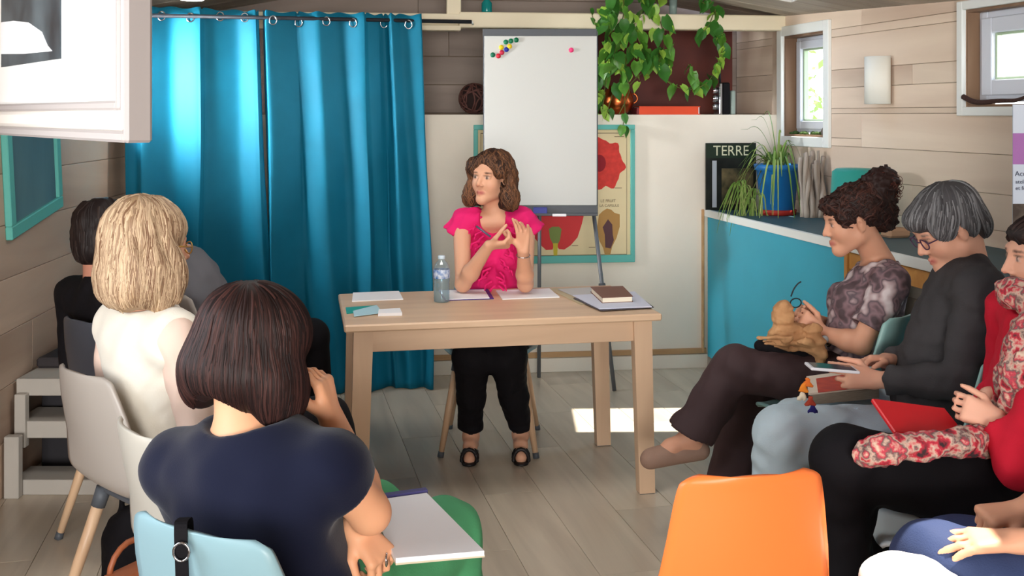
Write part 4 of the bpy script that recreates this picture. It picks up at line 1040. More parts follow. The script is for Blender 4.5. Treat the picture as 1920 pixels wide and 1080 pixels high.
# ---------------------------------------------------------------- people: one smooth surface grown from a signed distance field
class Vol:
    def __init__(s, lo, hi, h):
        s.h = h; s.lo = np.array(lo, float); n = np.ceil((np.array(hi)-s.lo)/h).astype(int)+1
        s.n = n; s.D = np.full(n, .5, np.float32)
        s.ax = [(s.lo[i]+h*np.arange(n[i])).astype(np.float32) for i in range(3)]
    def sub(s, lo, hi):
        a = np.clip(np.floor((np.array(lo)-s.lo)/s.h).astype(int), 0, s.n); b = np.clip(np.ceil((np.array(hi)-s.lo)/s.h).astype(int)+1, 0, s.n)
        if np.any(b <= a): return None
        sl = tuple(slice(x, y) for x, y in zip(a, b))
        g = (s.ax[0][sl[0]][:, None, None], s.ax[1][sl[1]][None, :, None], s.ax[2][sl[2]][None, None, :])
        return sl, g
    def _union(s, sl, d, k):
        D = s.D[sl]
        if k > 0:
            h = np.maximum(k-np.abs(D-d), 0)/k; s.D[sl] = np.minimum(D, d)-h*h*k*.25
        else: s.D[sl] = np.minimum(D, d)
    def _cut(s, sl, d, k):
        D = s.D[sl]; d = -d
        if k > 0:
            h = np.maximum(k-np.abs(D-d), 0)/k; s.D[sl] = np.maximum(D, d)+h*h*k*.25
        else: s.D[sl] = np.maximum(D, d)
    def cap(s, a, b, ra, rb=None, k=.02, flat=(0, 0), cut=False):
        rb = ra if rb is None else rb; a = np.array(a, np.float32); b = np.array(b, np.float32)
        m = max(ra, rb)+k+2*s.h
        q = s.sub(np.minimum(a, b)-m, np.maximum(a, b)+m)
        if q is None: return s
        sl, (X, Y, Z) = q; ab = b-a; L2 = float(ab@ab)+1e-12; L_ = math.sqrt(L2)
        x, y, z = X-a[0], Y-a[1], Z-a[2]
        t0 = (x*ab[0]+y*ab[1]+z*ab[2])/L2; t = t0.copy()
        t = np.clip(t, 0 if not flat[0] else -9, 1 if not flat[1] else 9)
        d = np.sqrt((x-t*ab[0])**2+(y-t*ab[1])**2+(z-t*ab[2])**2)-(ra+(rb-ra)*np.clip(t, 0, 1))
        if flat[0]: d = np.maximum(d, -t0*L_)
        if flat[1]: d = np.maximum(d, (t0-1)*L_)
        (s._cut if cut else s._union)(sl, d.astype(np.float32), k); return s
    def ell(s, c, r, R=None, k=.02, cut=False):
        c = np.array(c, np.float32); r = np.array(r, np.float32); m = float(r.max())+k+2*s.h
        q = s.sub(c-m, c+m)
        if q is None: return s
        sl, (X, Y, Z) = q; x, y, z = X-c[0], Y-c[1], Z-c[2]
        R = np.eye(3) if R is None else R
        u = [x*float(R[0][i])+y*float(R[1][i])+z*float(R[2][i]) for i in range(3)]
        k0 = np.sqrt((u[0]/r[0])**2+(u[1]/r[1])**2+(u[2]/r[2])**2); k1 = np.sqrt((u[0]/r[0]**2)**2+(u[1]/r[1]**2)**2+(u[2]/r[2]**2)**2)
        d = k0*(k0-1)/(k1+1e-9)
        (s._cut if cut else s._union)(sl, d.astype(np.float32), k); return s
    def sph(s, c, r, k=.02, cut=False): return s.ell(c, (r, r, r), None, k, cut)
    def plane(s, p, n, k=0.0):
        """removes everything on the side n points to"""
        p = np.array(p); n = nrm(n); X, Y, Z = s.ax[0][:, None, None], s.ax[1][None, :, None], s.ax[2][None, None, :]
        d = ((X-p[0])*n[0]+(Y-p[1])*n[1]+(Z-p[2])*n[2]).astype(np.float32); s.D = np.maximum(s.D, d); return s
    def noise(s, amp, freq, seed=0, stretch=(1, 1, 1)):
        rg = np.random.default_rng(seed); I = np.nonzero(np.abs(s.D) < .02)
        X, Y, Z = s.ax[0][I[0]], s.ax[1][I[1]], s.ax[2][I[2]]; N_ = 0
        for k in range(7):
            w = rg.normal(size=3)*freq*np.array(stretch)*(1+.35*k); ph = rg.uniform(0, 6)
            N_ = N_+np.sin(X*w[0]+Y*w[1]+Z*w[2]+ph+1.3*np.sin(X*w[1]*.6+Z*w[0]*.7))/(1+.35*k)
        s.D[I] += (N_*amp*.4).astype(np.float32); return s
    def sample(s, p):
        q = (p-s.lo)/s.h; q = np.clip(q, 0, np.array(s.n)-1.001); i = q.astype(int); f = q-i; o = 0
        for dx in (0, 1):
            for dy in (0, 1):
                for dz in (0, 1):
                    w = (f[:, 0] if dx else 1-f[:, 0])*(f[:, 1] if dy else 1-f[:, 1])*(f[:, 2] if dz else 1-f[:, 2])
                    o = o+w*s.D[i[:, 0]+dx, i[:, 1]+dy, i[:, 2]+dz]
        return o
    def grad(s, p):
        e = s.h; g = np.stack([s.sample(p+np.eye(3)[k]*e)-s.sample(p-np.eye(3)[k]*e) for k in range(3)], 1)
        return g/(np.linalg.norm(g, axis=1)[:, None]+1e-9)
    def mesh(s):
        D = s.D.copy()
        D[0], D[-1], D[:, 0], D[:, -1], D[:, :, 0], D[:, :, -1] = .5, .5, .5, .5, .5, .5
        I = D < 0; n = s.n
        c = np.zeros(tuple(n-1), np.int8)
        for dx in (0, 1):
            for dy in (0, 1):
                for dz in (0, 1): c += I[dx:n[0]-1+dx, dy:n[1]-1+dy, dz:n[2]-1+dz]
        act = np.argwhere((c > 0) & (c < 8)); idx = np.full(tuple(n-1), -1, np.int32); idx[act[:, 0], act[:, 1], act[:, 2]] = np.arange(len(act))
        cv = {}
        for dx in (0, 1):
            for dy in (0, 1):
                for dz in (0, 1): cv[dx, dy, dz] = D[act[:, 0]+dx, act[:, 1]+dy, act[:, 2]+dz]
        acc = np.zeros((len(act), 3)); cnt = np.zeros(len(act))
        for a in cv:
            for k in range(3):
                if a[k] == 0:
                    b = list(a); b[k] = 1; b = tuple(b); va, vb = cv[a], cv[b]
                    cr_ = (va < 0) != (vb < 0); t = np.where(cr_, va/(va-vb+1e-12), 0)
                    p = np.tile(np.array(a, float), (len(act), 1)); p[:, k] += t
                    acc += p*cr_[:, None]; cnt += cr_
        V = (acc/cnt[:, None]+act)*s.h+s.lo; Q = []
        for k in range(3):
            o1, o2 = (k+1) % 3, (k+2) % 3
            sa = [slice(1, -1)]*3; sb = [slice(1, -1)]*3; sa[k] = slice(0, -1); sb[k] = slice(1, None)
            A, B = I[tuple(sa)], I[tuple(sb)]; e = np.argwhere(A != B); off = np.array([1, 1, 1]); off[k] = 0; e = e+off
            f = A[tuple((e-off).T)]
            def at(d1, d2):
                q = e.copy(); q[:, o1] += d1; q[:, o2] += d2; return idx[q[:, 0], q[:, 1], q[:, 2]]
            q = np.stack([at(-1, -1), at(0, -1), at(0, 0), at(-1, 0)], 1)
            q = np.where(f[:, None], q, q[:, ::-1]); Q.append(q[(q >= 0).all(1)])
        return V, np.concatenate(Q)

def frame(f, pitch=0, roll=0):
    """columns right, forward, up. f: horizontal heading vector; pitch>0 looks down; roll>0 tips the crown to the right"""
    f = nrm((f[0], f[1], 0)); up = np.array([0, 0, 1.]); r = np.cross(f, up)
    f2 = f*cos(pitch)-up*sin(pitch); u2 = np.cross(r, f2)
    r3 = r*cos(roll)-u2*sin(roll); u3 = np.cross(r3, f2)
    return np.array([r3, f2, u3]).T

def head(v, c, R, s=1.0, male=0):
    L = lambda x, y, z: c+R@(np.array([x, y, z])*s)
    E = lambda x, y, z, rx, ry, rz, k=.02, cut=False: v.ell(L(x, y, z), np.array([rx, ry, rz])*s, R, k*s, cut)
    C = lambda a, b, ra, rb, k=.02, cut=False: v.cap(L(*a), L(*b), ra*s, rb*s, k*s, cut=cut)
    E(0, -.018, .035, .074, .093, .083, .0); E(0, .030, -.015, .061, .066, .088, .03)
    for m in (-1, 1):
        C((m*.046, .005, -.060), (0, .070, -.098), .024, .019, .03)
        E(m*.036, .055, -.030, .022, .026, .026, .03)
        E(m*.074, -.006, -.012, .009, .018, .030, .008); E(m*.083, .002, .0, .010, .012, .022, .004); E(m*.088, .004, -.008, .006, .006, .012, .006, True)
    E(0, .080, -.098, .020, .014, .014, .02)
    C((-.034, .079, .026), (.034, .079, .026), .012, .012, .018)
    for m in (-1, 1): E(m*.031, .098, .006, .019, .014, .011, .012, True)
    for m in (-1, 1): E(m*.031, .080, .004, .0145, .0125, .0115, .004)
    for m in (-1, 1): C((m*.019, .088, .013), (m*.045, .082, .011), .0035, .003, .004)
    C((0, .088, .016), (0, .113, -.027), .0075, .0095, .012)
    for m in (-1, 1): E(m*.0125, .101, -.032, .0075, .009, .007, .006)
    C((-.021, .084, -.064), (0, .0975, -.060), .0045, .0062, .005); C((.021, .084, -.064), (0, .0975, -.060), .0045, .0062, .005)
    C((-.018, .085, -.0685), (0, .0955, -.0725), .0045, .0075, .005); C((.018, .085, -.0685), (0, .0955, -.0725), .0045, .0075, .005)
    C((-.022, .097, -.0655), (.022, .097, -.0655), .0016, .0016, .003, True)

def paint_head(V, col, c, R, s=1.0, lip=(176, 84, 84), brow=(70, 48, 38), eye=(50, 38, 34)):
    q = ((V-c)@R)/s
    def blob(x, y, z, rx, ry, rz, cc, st=1.0, pw=2):
        d = ((q[:, 0]-x)/rx)**2+((q[:, 1]-y)/ry)**2+((q[:, 2]-z)/rz)**2
        w = np.clip(1.4-d, 0, 1)[:, None]*st; col[:] = col*(1-w)+np.array(lin(cc))*w
    blob(0, .09, -.066, .022, .02, .011, lip, .85)
    for m in (-1, 1):
        blob(m*.036, .06, -.035, .022, .03, .02, (214, 130, 112), .3)
        blob(m*.033, .085, .026, .017, .02, .0042, brow, .85); blob(m*.028, .09, .025, .008, .02, .004, brow, .6)
        blob(m*.031, .09, .012, .017, .02, .0035, eye, .8)
        blob(m*.031, .092, .003, .012, .012, .0065, (206, 192, 184), .8); blob(m*.031, .094, .003, .0062, .012, .0066, eye, 1)
    blob(0, .112, -.03, .012, .012, .010, (216, 138, 118), .3)

def hand(v, w, d, n, side=1, curl=(.4, .4, .45, .5), spread=.12, thumb=(.5, .3), s=1.0, k=.006):
    """w wrist, d finger direction, n palm normal; side=+1 puts the thumb on +cross(d,n)"""
    d = nrm(d); n = nrm(np.array(n)-d*np.dot(n, d)); x = np.cross(d, n)*side
    L = lambda a, b, c_: w+(x*a+d*b+n*c_)*s
    for a0, a1 in ((.014, .030), (.005, .010), (-.006, -.010), (-.014, -.028)):
        v.cap(L(a0, 0, 0), L(a1, .080, -.002), .0145*s, .0115*s, .012*s)
    nails = []
    for i, (a, Lg) in enumerate(((.030, .070), (.0105, .078), (-.010, .073), (-.029, .058))):
        p = np.array([a, .080-.006*(i == 3)-.002*(i == 0), -.001]); yaw = (1.5-i)*spread; ang = 0
        for j, fr_ in enumerate((.45, .31, .24)):
            ang += curl[i]*(.9, 1.1, .8)[j]
            dirv = np.array([sin(yaw)*cos(ang), cos(yaw)*cos(ang), sin(ang)]); q = p+dirv*Lg*fr_
            v.cap(L(*p), L(*q), (.0092, .0083, .0075)[j]*s, (.0085, .0076, .0066)[j]*s, .003*s); p = q
    p = np.array([.018, .018, .006]); q = p+np.array([.030, .028, .012]); v.cap(L(*p), L(*q), .0135*s, .0115*s, .012*s)
    a = thumb[0]; r_ = q+np.array([sin(a)*.034, cos(a)*.034, thumb[1]*.03]); v.cap(L(*q), L(*r_), .0105*s, .0095*s, .004*s)
    t = r_+np.array([sin(a*.6)*.026, cos(a*.6)*.026, thumb[1]*.03]); v.cap(L(*r_), L(*t), .0095*s, .0075*s, .003*s)

def arm(v, sh, el, wr, r=(.046, .036, .036, .025), k=.02, off=0):
    el = np.array(el); v.cap(sh, el, r[0]+off, r[1]+off, k)
    m = el+(np.array(wr)-el)*.30; v.cap(el, m, r[1]+off-.002, r[2]+off+.002, k); v.cap(m, wr, r[2]+off+.002, r[3]+off, k)
def leg(v, hip, kn, an, r=(.085, .060, .056, .038), k=.03, off=0):
    hip, kn, an = map(np.array, (hip, kn, an)); v.cap(hip, kn, r[0]+off, r[1]+off, k)
    m = kn+(an-kn)*.3; v.cap(kn, m, r[1]+off-.004, r[2]+off, k); v.cap(m, an, r[2]+off, r[3]+off, k)
def foot(v, an, toe, r=.032, k=.02):
    an, toe = np.array(an), np.array(toe); d = nrm((toe-an)*np.array([1, 1, 0])); h = an-d*.035+np.array([0, 0, -.045]); m_ = (an+toe)/2
    v.cap(an, h, r*.95, r*.9, k); v.cap(an, m_+np.array([0, 0, .004]), r*.95, r*.85, k); v.cap(m_, toe, r*.85, r*.62, k); v.cap(h, toe, r*.8, r*.6, k)
def torso(v, pel, nk, sl, sr, off=0.0, fem=1, k=.05, belly=0, sc=1.0):
    pel, nk, sl, sr = map(np.array, (pel, nk, sl, sr)); up = nrm(nk-pel); lat = nrm((sr-sl)-up*np.dot(sr-sl, up)); fwd = np.cross(up, lat)
    R = np.array([lat, fwd, up]).T; L_ = np.linalg.norm(nk-pel); at = lambda t, y=0, x=0: pel+up*L_*t+fwd*y+lat*x
    v.ell(at(.02, .0), np.array([.165, .125, .12])*sc+off, R, k); v.ell(at(.26, .005), np.array([.132, .105+belly, .13])*sc+off, R, k)
    v.ell(at(.50, .005), np.array([.138, .105+belly*.5, .13])*sc+off, R, k); v.ell(at(.74, -.005), np.array([.145, .098, .12])*sc+off, R, k)
    m = (sl+sr)/2; ss = .86
    v.cap(m+(sl-m)*ss, m+(sr-m)*ss, .050+off, .050+off, k)
    v.cap(nk-up*.03, m+(sl-m)*.8, .040+off, .040+off, k); v.cap(nk-up*.03, m+(sr-m)*.8, .040+off, .040+off, k)
    if fem:
        for x in (-1, 1): v.ell(at(.62, .088, x*.068), np.array([.060, .050, .058])*sc+off, R, k*.7)
    return R, at

def bounds(pts, m=.2):
    p = np.array(pts); return p.min(0)-m, p.max(0)+m

SKIN = mat('skin', (215, 160, 130), .5, vcol=True, spec=.35, subs=.08)
def skin_obj(root, v, tone, paints=(), name='body'):
    V, Q = v.mesh(); col = np.tile(np.array(lin(tone)), (len(V), 1))
    for fn in paints: fn(V, col)
    return mk(name, V, Q, SKIN, root, smooth=True, col=col)
def cloth_obj(root, v, m, name):
    V, Q = v.mesh(); return mk(name, V, Q, m, root, smooth=True)

HAIRM = mat('hair', (80, 60, 50), .55, vcol=True, spec=.3)
def hair_strands(root, v, c, R, n, length, c_dark, c_light, w=.0022, seed=0, curl=0.0, stopz=None, flow=None, spread=1.0, step=.011, out=.0, light_pow=1.5, name='hair_strands', top=-.05, mix=None, width_var=.5):
    """locks that run down over the hair surface"""
    rg = np.random.default_rng(seed); m = int(length/step)
    d = rg.normal(size=(n*3, 3)); d /= np.linalg.norm(d, axis=1)[:, None]; d = d[d[:, 2] > top][:n]; n = len(d)
    p = c+(d*np.array([.13, .14, .15])*spread)@R.T
    for _ in range(12):
        D = v.sample(p); p = p-v.grad(p)*D[:, None]*.9
    ok0 = np.abs(v.sample(p)) < .003; p = p[ok0]; n = len(p)
    down = np.array([0, 0, -1.]); pts = [p.copy()]; alive = np.ones(n, bool); al = [alive.copy()]
    ph = rg.uniform(0, 6.28, n); amp = curl*rg.uniform(.5, 1.3, n); lift = rg.uniform(-.001, .003, n)
    for i in range(m):
        g = v.grad(p); dirv = np.tile(down, (n, 1)) if flow is None else flow(p)
        t = dirv-g*(dirv*g).sum(1)[:, None]; ln = np.linalg.norm(t, axis=1); t /= ln[:, None]+1e-6
        side = np.cross(g, t); ang = np.sin(ph+i*step*55)*amp
        q = p+(t+side*ang[:, None])*step; D = v.sample(q); q = q-v.grad(q)*(D-lift)[:, None]*.9
        alive = alive & (ln > .12) & (g[:, 2] > -.75)
        if stopz is not None: alive &= q[:, 2] > stopz
        p = np.where(alive[:, None], q, p); pts.append(p.copy()); al.append(alive.copy())
    P_ = np.stack(pts, 1); cnt = np.stack(al, 1).sum(1); ok = cnt > 4; P_ = P_[ok]; cnt = cnt[ok]; n = len(P_); m1 = P_.shape[1]
    T = np.gradient(P_, axis=1); T /= np.linalg.norm(T, axis=2)[:, :, None]+1e-9
    G = v.grad(P_.reshape(-1, 3)).reshape(P_.shape); S = np.cross(T, G); S /= np.linalg.norm(S, axis=2)[:, :, None]+1e-9
    tt = np.arange(m1)[None, :]/cnt[:, None]; wd = w*np.clip(1.15-tt, .25, 1)*rg.uniform(1-width_var, 1+width_var, n)[:, None]*2
    a = P_+S*wd[:, :, None]-G*.0015; b_ = P_+G*(wd*.55)[:, :, None]; c_ = P_-S*wd[:, :, None]-G*.0015
    V = np.stack([a, b_, c_], 2)                                  # n, m1, 3, 3
    F_ = []; base = (np.arange(n)*m1*3)[:, None]+np.arange(m1-1)[None, :]*3
    use = np.arange(m1-1)[None, :] < cnt[:, None]-1
    for k in (0, 1): F_.append(np.stack([base+k, base+k+1, base+k+4, base+k+3], 2)[use])
    cd, clt = np.array(lin(c_dark)), np.array(lin(c_light)); f = (rg.random(n)**light_pow)[:, None, None]
    if mix is not None: f = np.clip(f+mix(P_), 0, 1)
    colr = np.broadcast_to((cd*(1-f)+clt*f)[:, :, None, :], (n, m1, 3, 3)) if f.ndim == 3 and f.shape[1] > 1 else np.broadcast_to((cd*(1-f)+clt*f)[:, :, None, :], (n, m1, 3, 3))
    o = mk(name, V.reshape(-1, 3), np.concatenate(F_).astype(np.int32), HAIRM, root, smooth=True, col=colr.reshape(-1, 3))
    o['kind'] = 'stuff'; return o
def hair_base(root, v, c_, name='hair'):
    V, Q = v.mesh(); return mk(name, V, Q, HAIRM, root, smooth=True, col=np.tile(np.array(lin(c_)), (len(V), 1)))
# ---------------------------------------------------------------- the people
def A(*v): return np.array(v, float)
def person(loc, label): return empty('person', loc, label=label, cat='person')
def up_strands_flow(c, R, dirs): return None
TONE = (222, 168, 138)

def specs(root, c, R, s, mt, rim=.0022):
    """glasses as a child: two rims, bridge, temples"""
    L = lambda x, y, z: c+R@(A(x, y, z)*s)
    b = MB(); 
    for m in (-1, 1):
        t = np.linspace(0, 2*pi, 18); b.tube([L(m*.033+.024*cos(a), .104-.004*abs(cos(a)), .002+.017*sin(a)) for a in t], rim, 5, cap=False)
        b.tube([L(m*.057, .10, .006), L(m*.076, .06, .008), L(m*.080, -.005, .006)], rim*.9, 5)
    b.tube([L(-.010, .104, .006), L(0, .107, .009), L(.010, .104, .006)], rim, 5)
    return b.build('spectacles', mt, root, smooth=True)

# ============ the woman in pink behind the desk
def presenter():
    root = person((-.09, 4.98, 0), 'woman in a hot pink blouse and black trousers talking with raised hands behind the desk')
    nk, pel = P(928, 402, 5.04), A(-.09, 5.12, .56); sR, sL = P(866, 416, 4.99), P(987, 414, 4.99)
    eR, wR = P(868, 533, 4.80), P(917, 460, 4.66); eL, wL = P(985, 533, 4.80), P(981, 470, 4.66)
    hR, kR, aR, tR = A(-.18, 5.08, .55), P(886, 668, 4.72), P(883, 818, 4.86), P(880, 860, 4.735)
    hL, kL, aL, tL = A(0, 5.08, .55), P(950, 668, 4.72), P(976, 815, 4.87), P(977, 858, 4.74)
    c = P(921, 333, 4.97); R = frame((-.50, -.87), radians(-1), radians(-3))
    lo, hi = bounds([nk+A(0, 0, .2), sR, sL, eR, eL, wR, tR, tL, kR, kL, hR, hL], .17)
    v = Vol(lo, hi, .0052)
    head(v, c, R); v.cap(c+R@A(0, -.025, -.06), nk+A(0, 0, .01), .050, .052, .03)
    torso(v, pel, nk, sL, sR, -.012, 1)
    arm(v, sR, eR, wR, (.043, .034, .035, .024)); arm(v, sL, eL, wL, (.043, .034, .035, .024))
    hand(v, wR, A(.95, -.25, .10), A(.1, .35, .9), 1, (.75, .9, 1.0, 1.0), .06, (.5, .8), .96)
    hand(v, wL, A(-.02, -.1, 1), A(-.6, -.75, 0), -1, (.12, .3, .35, .2), .17, (.7, .6), .96)
    leg(v, hR, kR, aR, (.07, .05, .045, .034)); leg(v, hL, kL, aL, (.07, .05, .045, .034))
    foot(v, aR, tR, .034); foot(v, aL, tL, .034)
    skin_obj(root, v, TONE, [lambda V, C: paint_head(V, C, c, R, 1, (178, 78, 82), (86, 58, 44))])
    # blouse with cap sleeves and a ruffled front
    lo, hi = bounds([nk, sR, sL, pel], .16); t = Vol(lo, hi, .0065)
    R2, at = torso(t, pel, nk, sL, sR, .008, 1)
    t.cap(sR+A(.02, 0, .0), sR+A(-.032, 0, -.062), .058, .068, .03, (0, 1)); t.cap(sL+A(-.02, 0, .0), sL+A(.034, 0, -.062), .058, .068, .03, (0, 1))
    t.ell(nk+A(-.01, -.115, .0), (.062, .10, .105), None, .01, True); t.ell(nk+A(0, -.02, .05), (.075, .08, .06), None, .012, True)
    t.noise(.006, 26, 3, (1.6, 1, .7)); t.plane(pel+A(0, 0, -.05), (0, 0, -1))
    bl = cloth_obj(root, t, mat('hot_pink_cotton', (228, 34, 112), .75, bump=.08, bscale=300, spec=.25), 'blouse')
    rf = Vol(*bounds([nk+A(0, -.16, 0), pel+A(0, -.15, .1)], .12), .005); rr_ = random.Random(3)
    for m in (-1, 1):
        for k in range(17):
            s_ = k/16; p = nk+A(m*(.070*(1-s_)**.8+.010)+.014*sin(k*1.7), -.070-.085*min(1, s_*2.2), .015-.33*s_)
            q = p+A(m*.026*(1+.4*sin(k*2.3)), -.020-.008*cos(k*2.9), -.012); rf.cap(p, q, .007, .0045, .006)
            rf.cap(q, q+A(m*.006, .004, -.026), .005, .004, .005)
    cloth_obj(bl, rf, bpy.data.materials['hot_pink_cotton'], 'ruffle')
    # trousers
    lo, hi = bounds([pel, kR, kL, aR, aL, hR], .15); t = Vol(lo, hi, .0075)
    t.ell(pel+A(0, 0, -.01), (.18, .145, .12), None, .04)
    for h_, k_, a_ in ((hR, kR, aR), (hL, kL, aL)):
        t.cap(h_, k_, .100, .084, .04); m_ = k_+(a_-k_)*.5; t.cap(k_, m_, .082, .064, .03); t.cap(m_, a_+A(0, -.0, .045), .060, .054, .02, (0, 1))
        t.cap(a_+A(0, 0, .075), a_+A(0, 0, .035), .057, .060, .012, (1, 1))
    t.noise(.006, 24, 5); t.plane(pel+A(0, 0, .14), (0, 0, 1)); cloth_obj(root, t, M['black'], 'trousers')
    for nm, a_, t_ in (('sandal', aR, tR), ('sandal', aL, tL)):
        s_ = Vol(*bounds([a_, t_], .09), .004); d = nrm((t_-a_)*A(1, 1, 0)); h_ = a_-d*.03
        zf = lambda p, z: A(p[0], p[1], z)
        s_.cap(zf(h_, .012), zf(t_+d*.015, .009), .034, .033, .01); s_.plane((0, 0, .012), (0, 0, 1)); s_.plane((0, 0, .001), (0, 0, -1))
        x = A(-d[1], d[0], 0)
        for off, hgt in ((.035, .045), (-.005, .05)):
            b0 = zf(t_-d*off, .015)
            pts = [b0+x*.035*cos(a)+A(0, 0, hgt*sin(a)) for a in np.linspace(0, pi, 9)]
            for p, q in zip(pts[:-1], pts[1:]): s_.cap(p, q, .008, .008, .004)
        cloth_obj(root, s_, mat('black_leather', (24, 20, 22), .45), nm)
    # hair
    L = lambda x, y, z: c+R@A(x, y, z)
    h = Vol(*bounds([c], .26), .006)
    h.ell(L(0, -.022, .045), (.091, .105, .090), R, .0); h.ell(L(0, -.075, -.03), (.095, .055, .11), R, .03)
    for m in (-1, 1):
        h.ell(L(m*.088, -.010, -.025), (.030, .055, .085), R, .03); h.ell(L(m*.104, -.005, -.095), (.042, .052, .055), R, .03)
        h.ell(L(m*.075, .045, .045), (.028, .035, .045), R, .02)
    h.ell(L(0, -.07, -.11), (.095, .055, .055), R, .03)
    h.ell(L(.002, .115, -.015), (.058, .085, .093), R, .012, True); h.ell(L(0, .06, -.09), (.062, .08, .085), R, .01, True); h.ell(L(-.083, .03, -.012), (.022, .03, .028), R, .008, True)
    h.noise(.005, 60, 8); hb = hair_base(root, h, (48, 32, 26))
    hair_strands(hb, h, c, R, 1100, .36, (40, 26, 22), (132, 90, 62), .0017, 2, .9, mix=lambda P_: (np.clip((c[2]-.0-P_[:, :, 2:3]).mean(1, keepdims=True)*4, -.35, .25)))
    b = MB(); q = L(-.086, .002, -.05)
    b.tube([q+R@A(-.004, .010*cos(a), -.012+.012*sin(a)) for a in np.linspace(0, 2*pi, 14)], .0014, 5, cap=False); b.build('earring', mat('gold', (220, 180, 100), .2, 1), root, smooth=True)
    b = MB(); q = wL-A(0, -.01, .022); b.tube([q+A(.030*cos(a), .028*sin(a), .008*sin(a)) for a in np.linspace(0, 2*pi, 20)], .0022, 5, cap=False); b.build('bracelet', M['chrome'], root, smooth=True)
    b = MB(); q = wR+A(.045, -.014, .03); b.tube([P(893, 424, 4.64), P(920, 444, 4.63)], .0045, 8); 
    b.build('pen', mat('grey_pen', (96, 98, 120), .3, .3), smooth=True, label='slim grey pen in the right hand of the woman in pink', cat='pen')
presenter()

# ============ first seated woman on the right: dark updo, patterned blouse
def updo():
    root = person((1.28, 3.98, 0), 'woman with a dark brown updo and patterned blouse sitting cross-legged, holding glasses and purse')
    nk, pel = P(1650, 492, 4.03), A(1.27, 3.98, .56); sL, sR = P(1670, 532, 3.84), P(1634, 520, 4.22)
    eL, wL = P(1614, 645, 3.80), P(1540, 624, 3.94); eR, wR = P(1590, 628, 4.28), P(1528, 600, 4.10)
    hL, kL, aL, tL = A(1.24, 3.90, .56), P(1375, 690, 3.93), P(1293, 822, 3.95), P(1222, 858, 3.93)
    hR, kR, aR, tR = A(1.24, 4.08, .55), P(1395, 742, 4.12), P(1372, 945, 4.12), P(1300, 960, 4.12)
    c = P(1597, 412, 3.98); R = frame((-1, -.06), radians(14), 0)
    lo, hi = bounds([c+A(0, 0, .1), nk, sL, sR, eL, eR, wL, tL, tR, kL, kR, hL, hR], .16); v = Vol(lo, hi, .0058)
    head(v, c, R, 1.0); v.cap(c+R@A(0, -.03, -.055), nk+A(0, 0, .0), .050, .054, .03)
    torso(v, pel, nk, sL, sR, -.006, 1)
    arm(v, sL, eL, wL, (.044, .037, .036, .025)); arm(v, sR, eR, wR, (.044, .037, .036, .025))
    hand(v, wL, A(-.8, .15, .55), A(.2, .9, -.1), -1, (1.0, 1.1, 1.2, 1.2), .02, (.2, .5)); hand(v, wR, A(-.85, -.2, .35), A(-.2, -.8, -.3), 1, (1.0, 1.1, 1.1, 1.1), .02, (.3, .5))
    leg(v, hL, kL, aL, (.07, .05, .045, .034)); leg(v, hR, kR, aR, (.07, .05, .045, .034)); foot(v, aL, tL, .034); foot(v, aR, tR, .034)
    skin_obj(root, v, (212, 156, 128), [lambda V, C: paint_head(V, C, c, R, 1, (166, 88, 84), (60, 40, 34))])
    # blouse
    t = Vol(*bounds([nk, sL, sR, eL, pel], .15), .007); R2, at = torso(t, pel, nk, sL, sR, .014, 1, belly=.012)
    for s_, e_ in ((sL, eL), (sR, eR)): t.cap(s_, s_+(e_-s_)*.72, .062, .066, .03, (0, 1))
    t.ell(nk+A(-.03, 0, .055), (.115, .125, .075), None, .01, True)
    t.noise(.006, 24, 13); t.plane(pel+A(0, 0, -.06), (0, 0, -1))
    pm = mat('patterned_fabric', (206, 194, 196), .8, c2=(84, 70, 74), vscale=17, detail=1.5, spec=.2)
    nt = pm.node_tree; rr_ = [n for n in nt.nodes if n.type == 'VALTORGB'][0]
    rr_.color_ramp.elements[0].position = .36; e = rr_.color_ramp.elements.new(.45); e.color = (*lin((134, 108, 114)), 1); e = rr_.color_ramp.elements.new(.52); e.color = (*lin((92, 80, 86)), 1); e = rr_.color_ramp.elements.new(.58); e.color = (*lin((166, 144, 146)), 1)
    cloth_obj(root, t, pm, 'blouse')
    # trousers: the upper leg and the wide hanging leg
    t = Vol(*bounds([pel, kL, aL, aR, hR], .16), .008); t.ell(pel+A(-.01, 0, -.01), (.16, .18, .12), None, .04)
    t.cap(hL, kL, .108, .080, .04); t.cap(kL, kL+(aL-kL)*.55, .078, .078, .03); t.cap(kL+(aL-kL)*.5, aL+(kL-aL)*.06, .078, .088, .02, (0, 1))
    t.cap(hR, kR, .10, .078, .04); t.cap(kR, aR+A(0, 0, .03), .078, .105, .03, (0, 1))
    t.noise(.008, 20, 9, (1.4, 1, .5))
    cloth_obj(root, t, mat('aubergine_cloth', (66, 48, 50), .75, bump=.06, bscale=250, var=.15, vscale=3), 'trousers')
    for a_, t_ in ((aL, tL), (aR, tR)):
        s_ = Vol(*bounds([a_, t_], .12), .0045); d = nrm(t_-a_); dd = nrm(d*A(1, 1, .35))
        hl = a_-A(dd[0], dd[1], 0)*.04+A(0, 0, -.045); s_.cap(hl, t_+dd*.01-A(0, 0, .006), .037, .033, .01); s_.cap(t_, t_-dd*.05+A(0, 0, .004), .034, .036, .015)
        s_.ell((a_+t_)/2-dd*.01+A(0, 0, .035), (.06, .032, .032), frame(dd), .012, True)
        s_.ell(a_+A(0, 0, .03), (.05, .04, .05), None, .01, True)
        cloth_obj(root, s_, mat('tan_suede', (150, 120, 104), .7, bump=.1, bscale=200), 'shoe')
    # hair: fringe, wrapped bun of curls on the back of the crown
    L = lambda x, y, z: c+R@A(x, y, z); h = Vol(*bounds([c], .28), .006)
    h.ell(L(0, -.035, .045), (.088, .105, .088), R, .0); h.ell(L(0, .062, .070), (.062, .040, .034), R, .02)
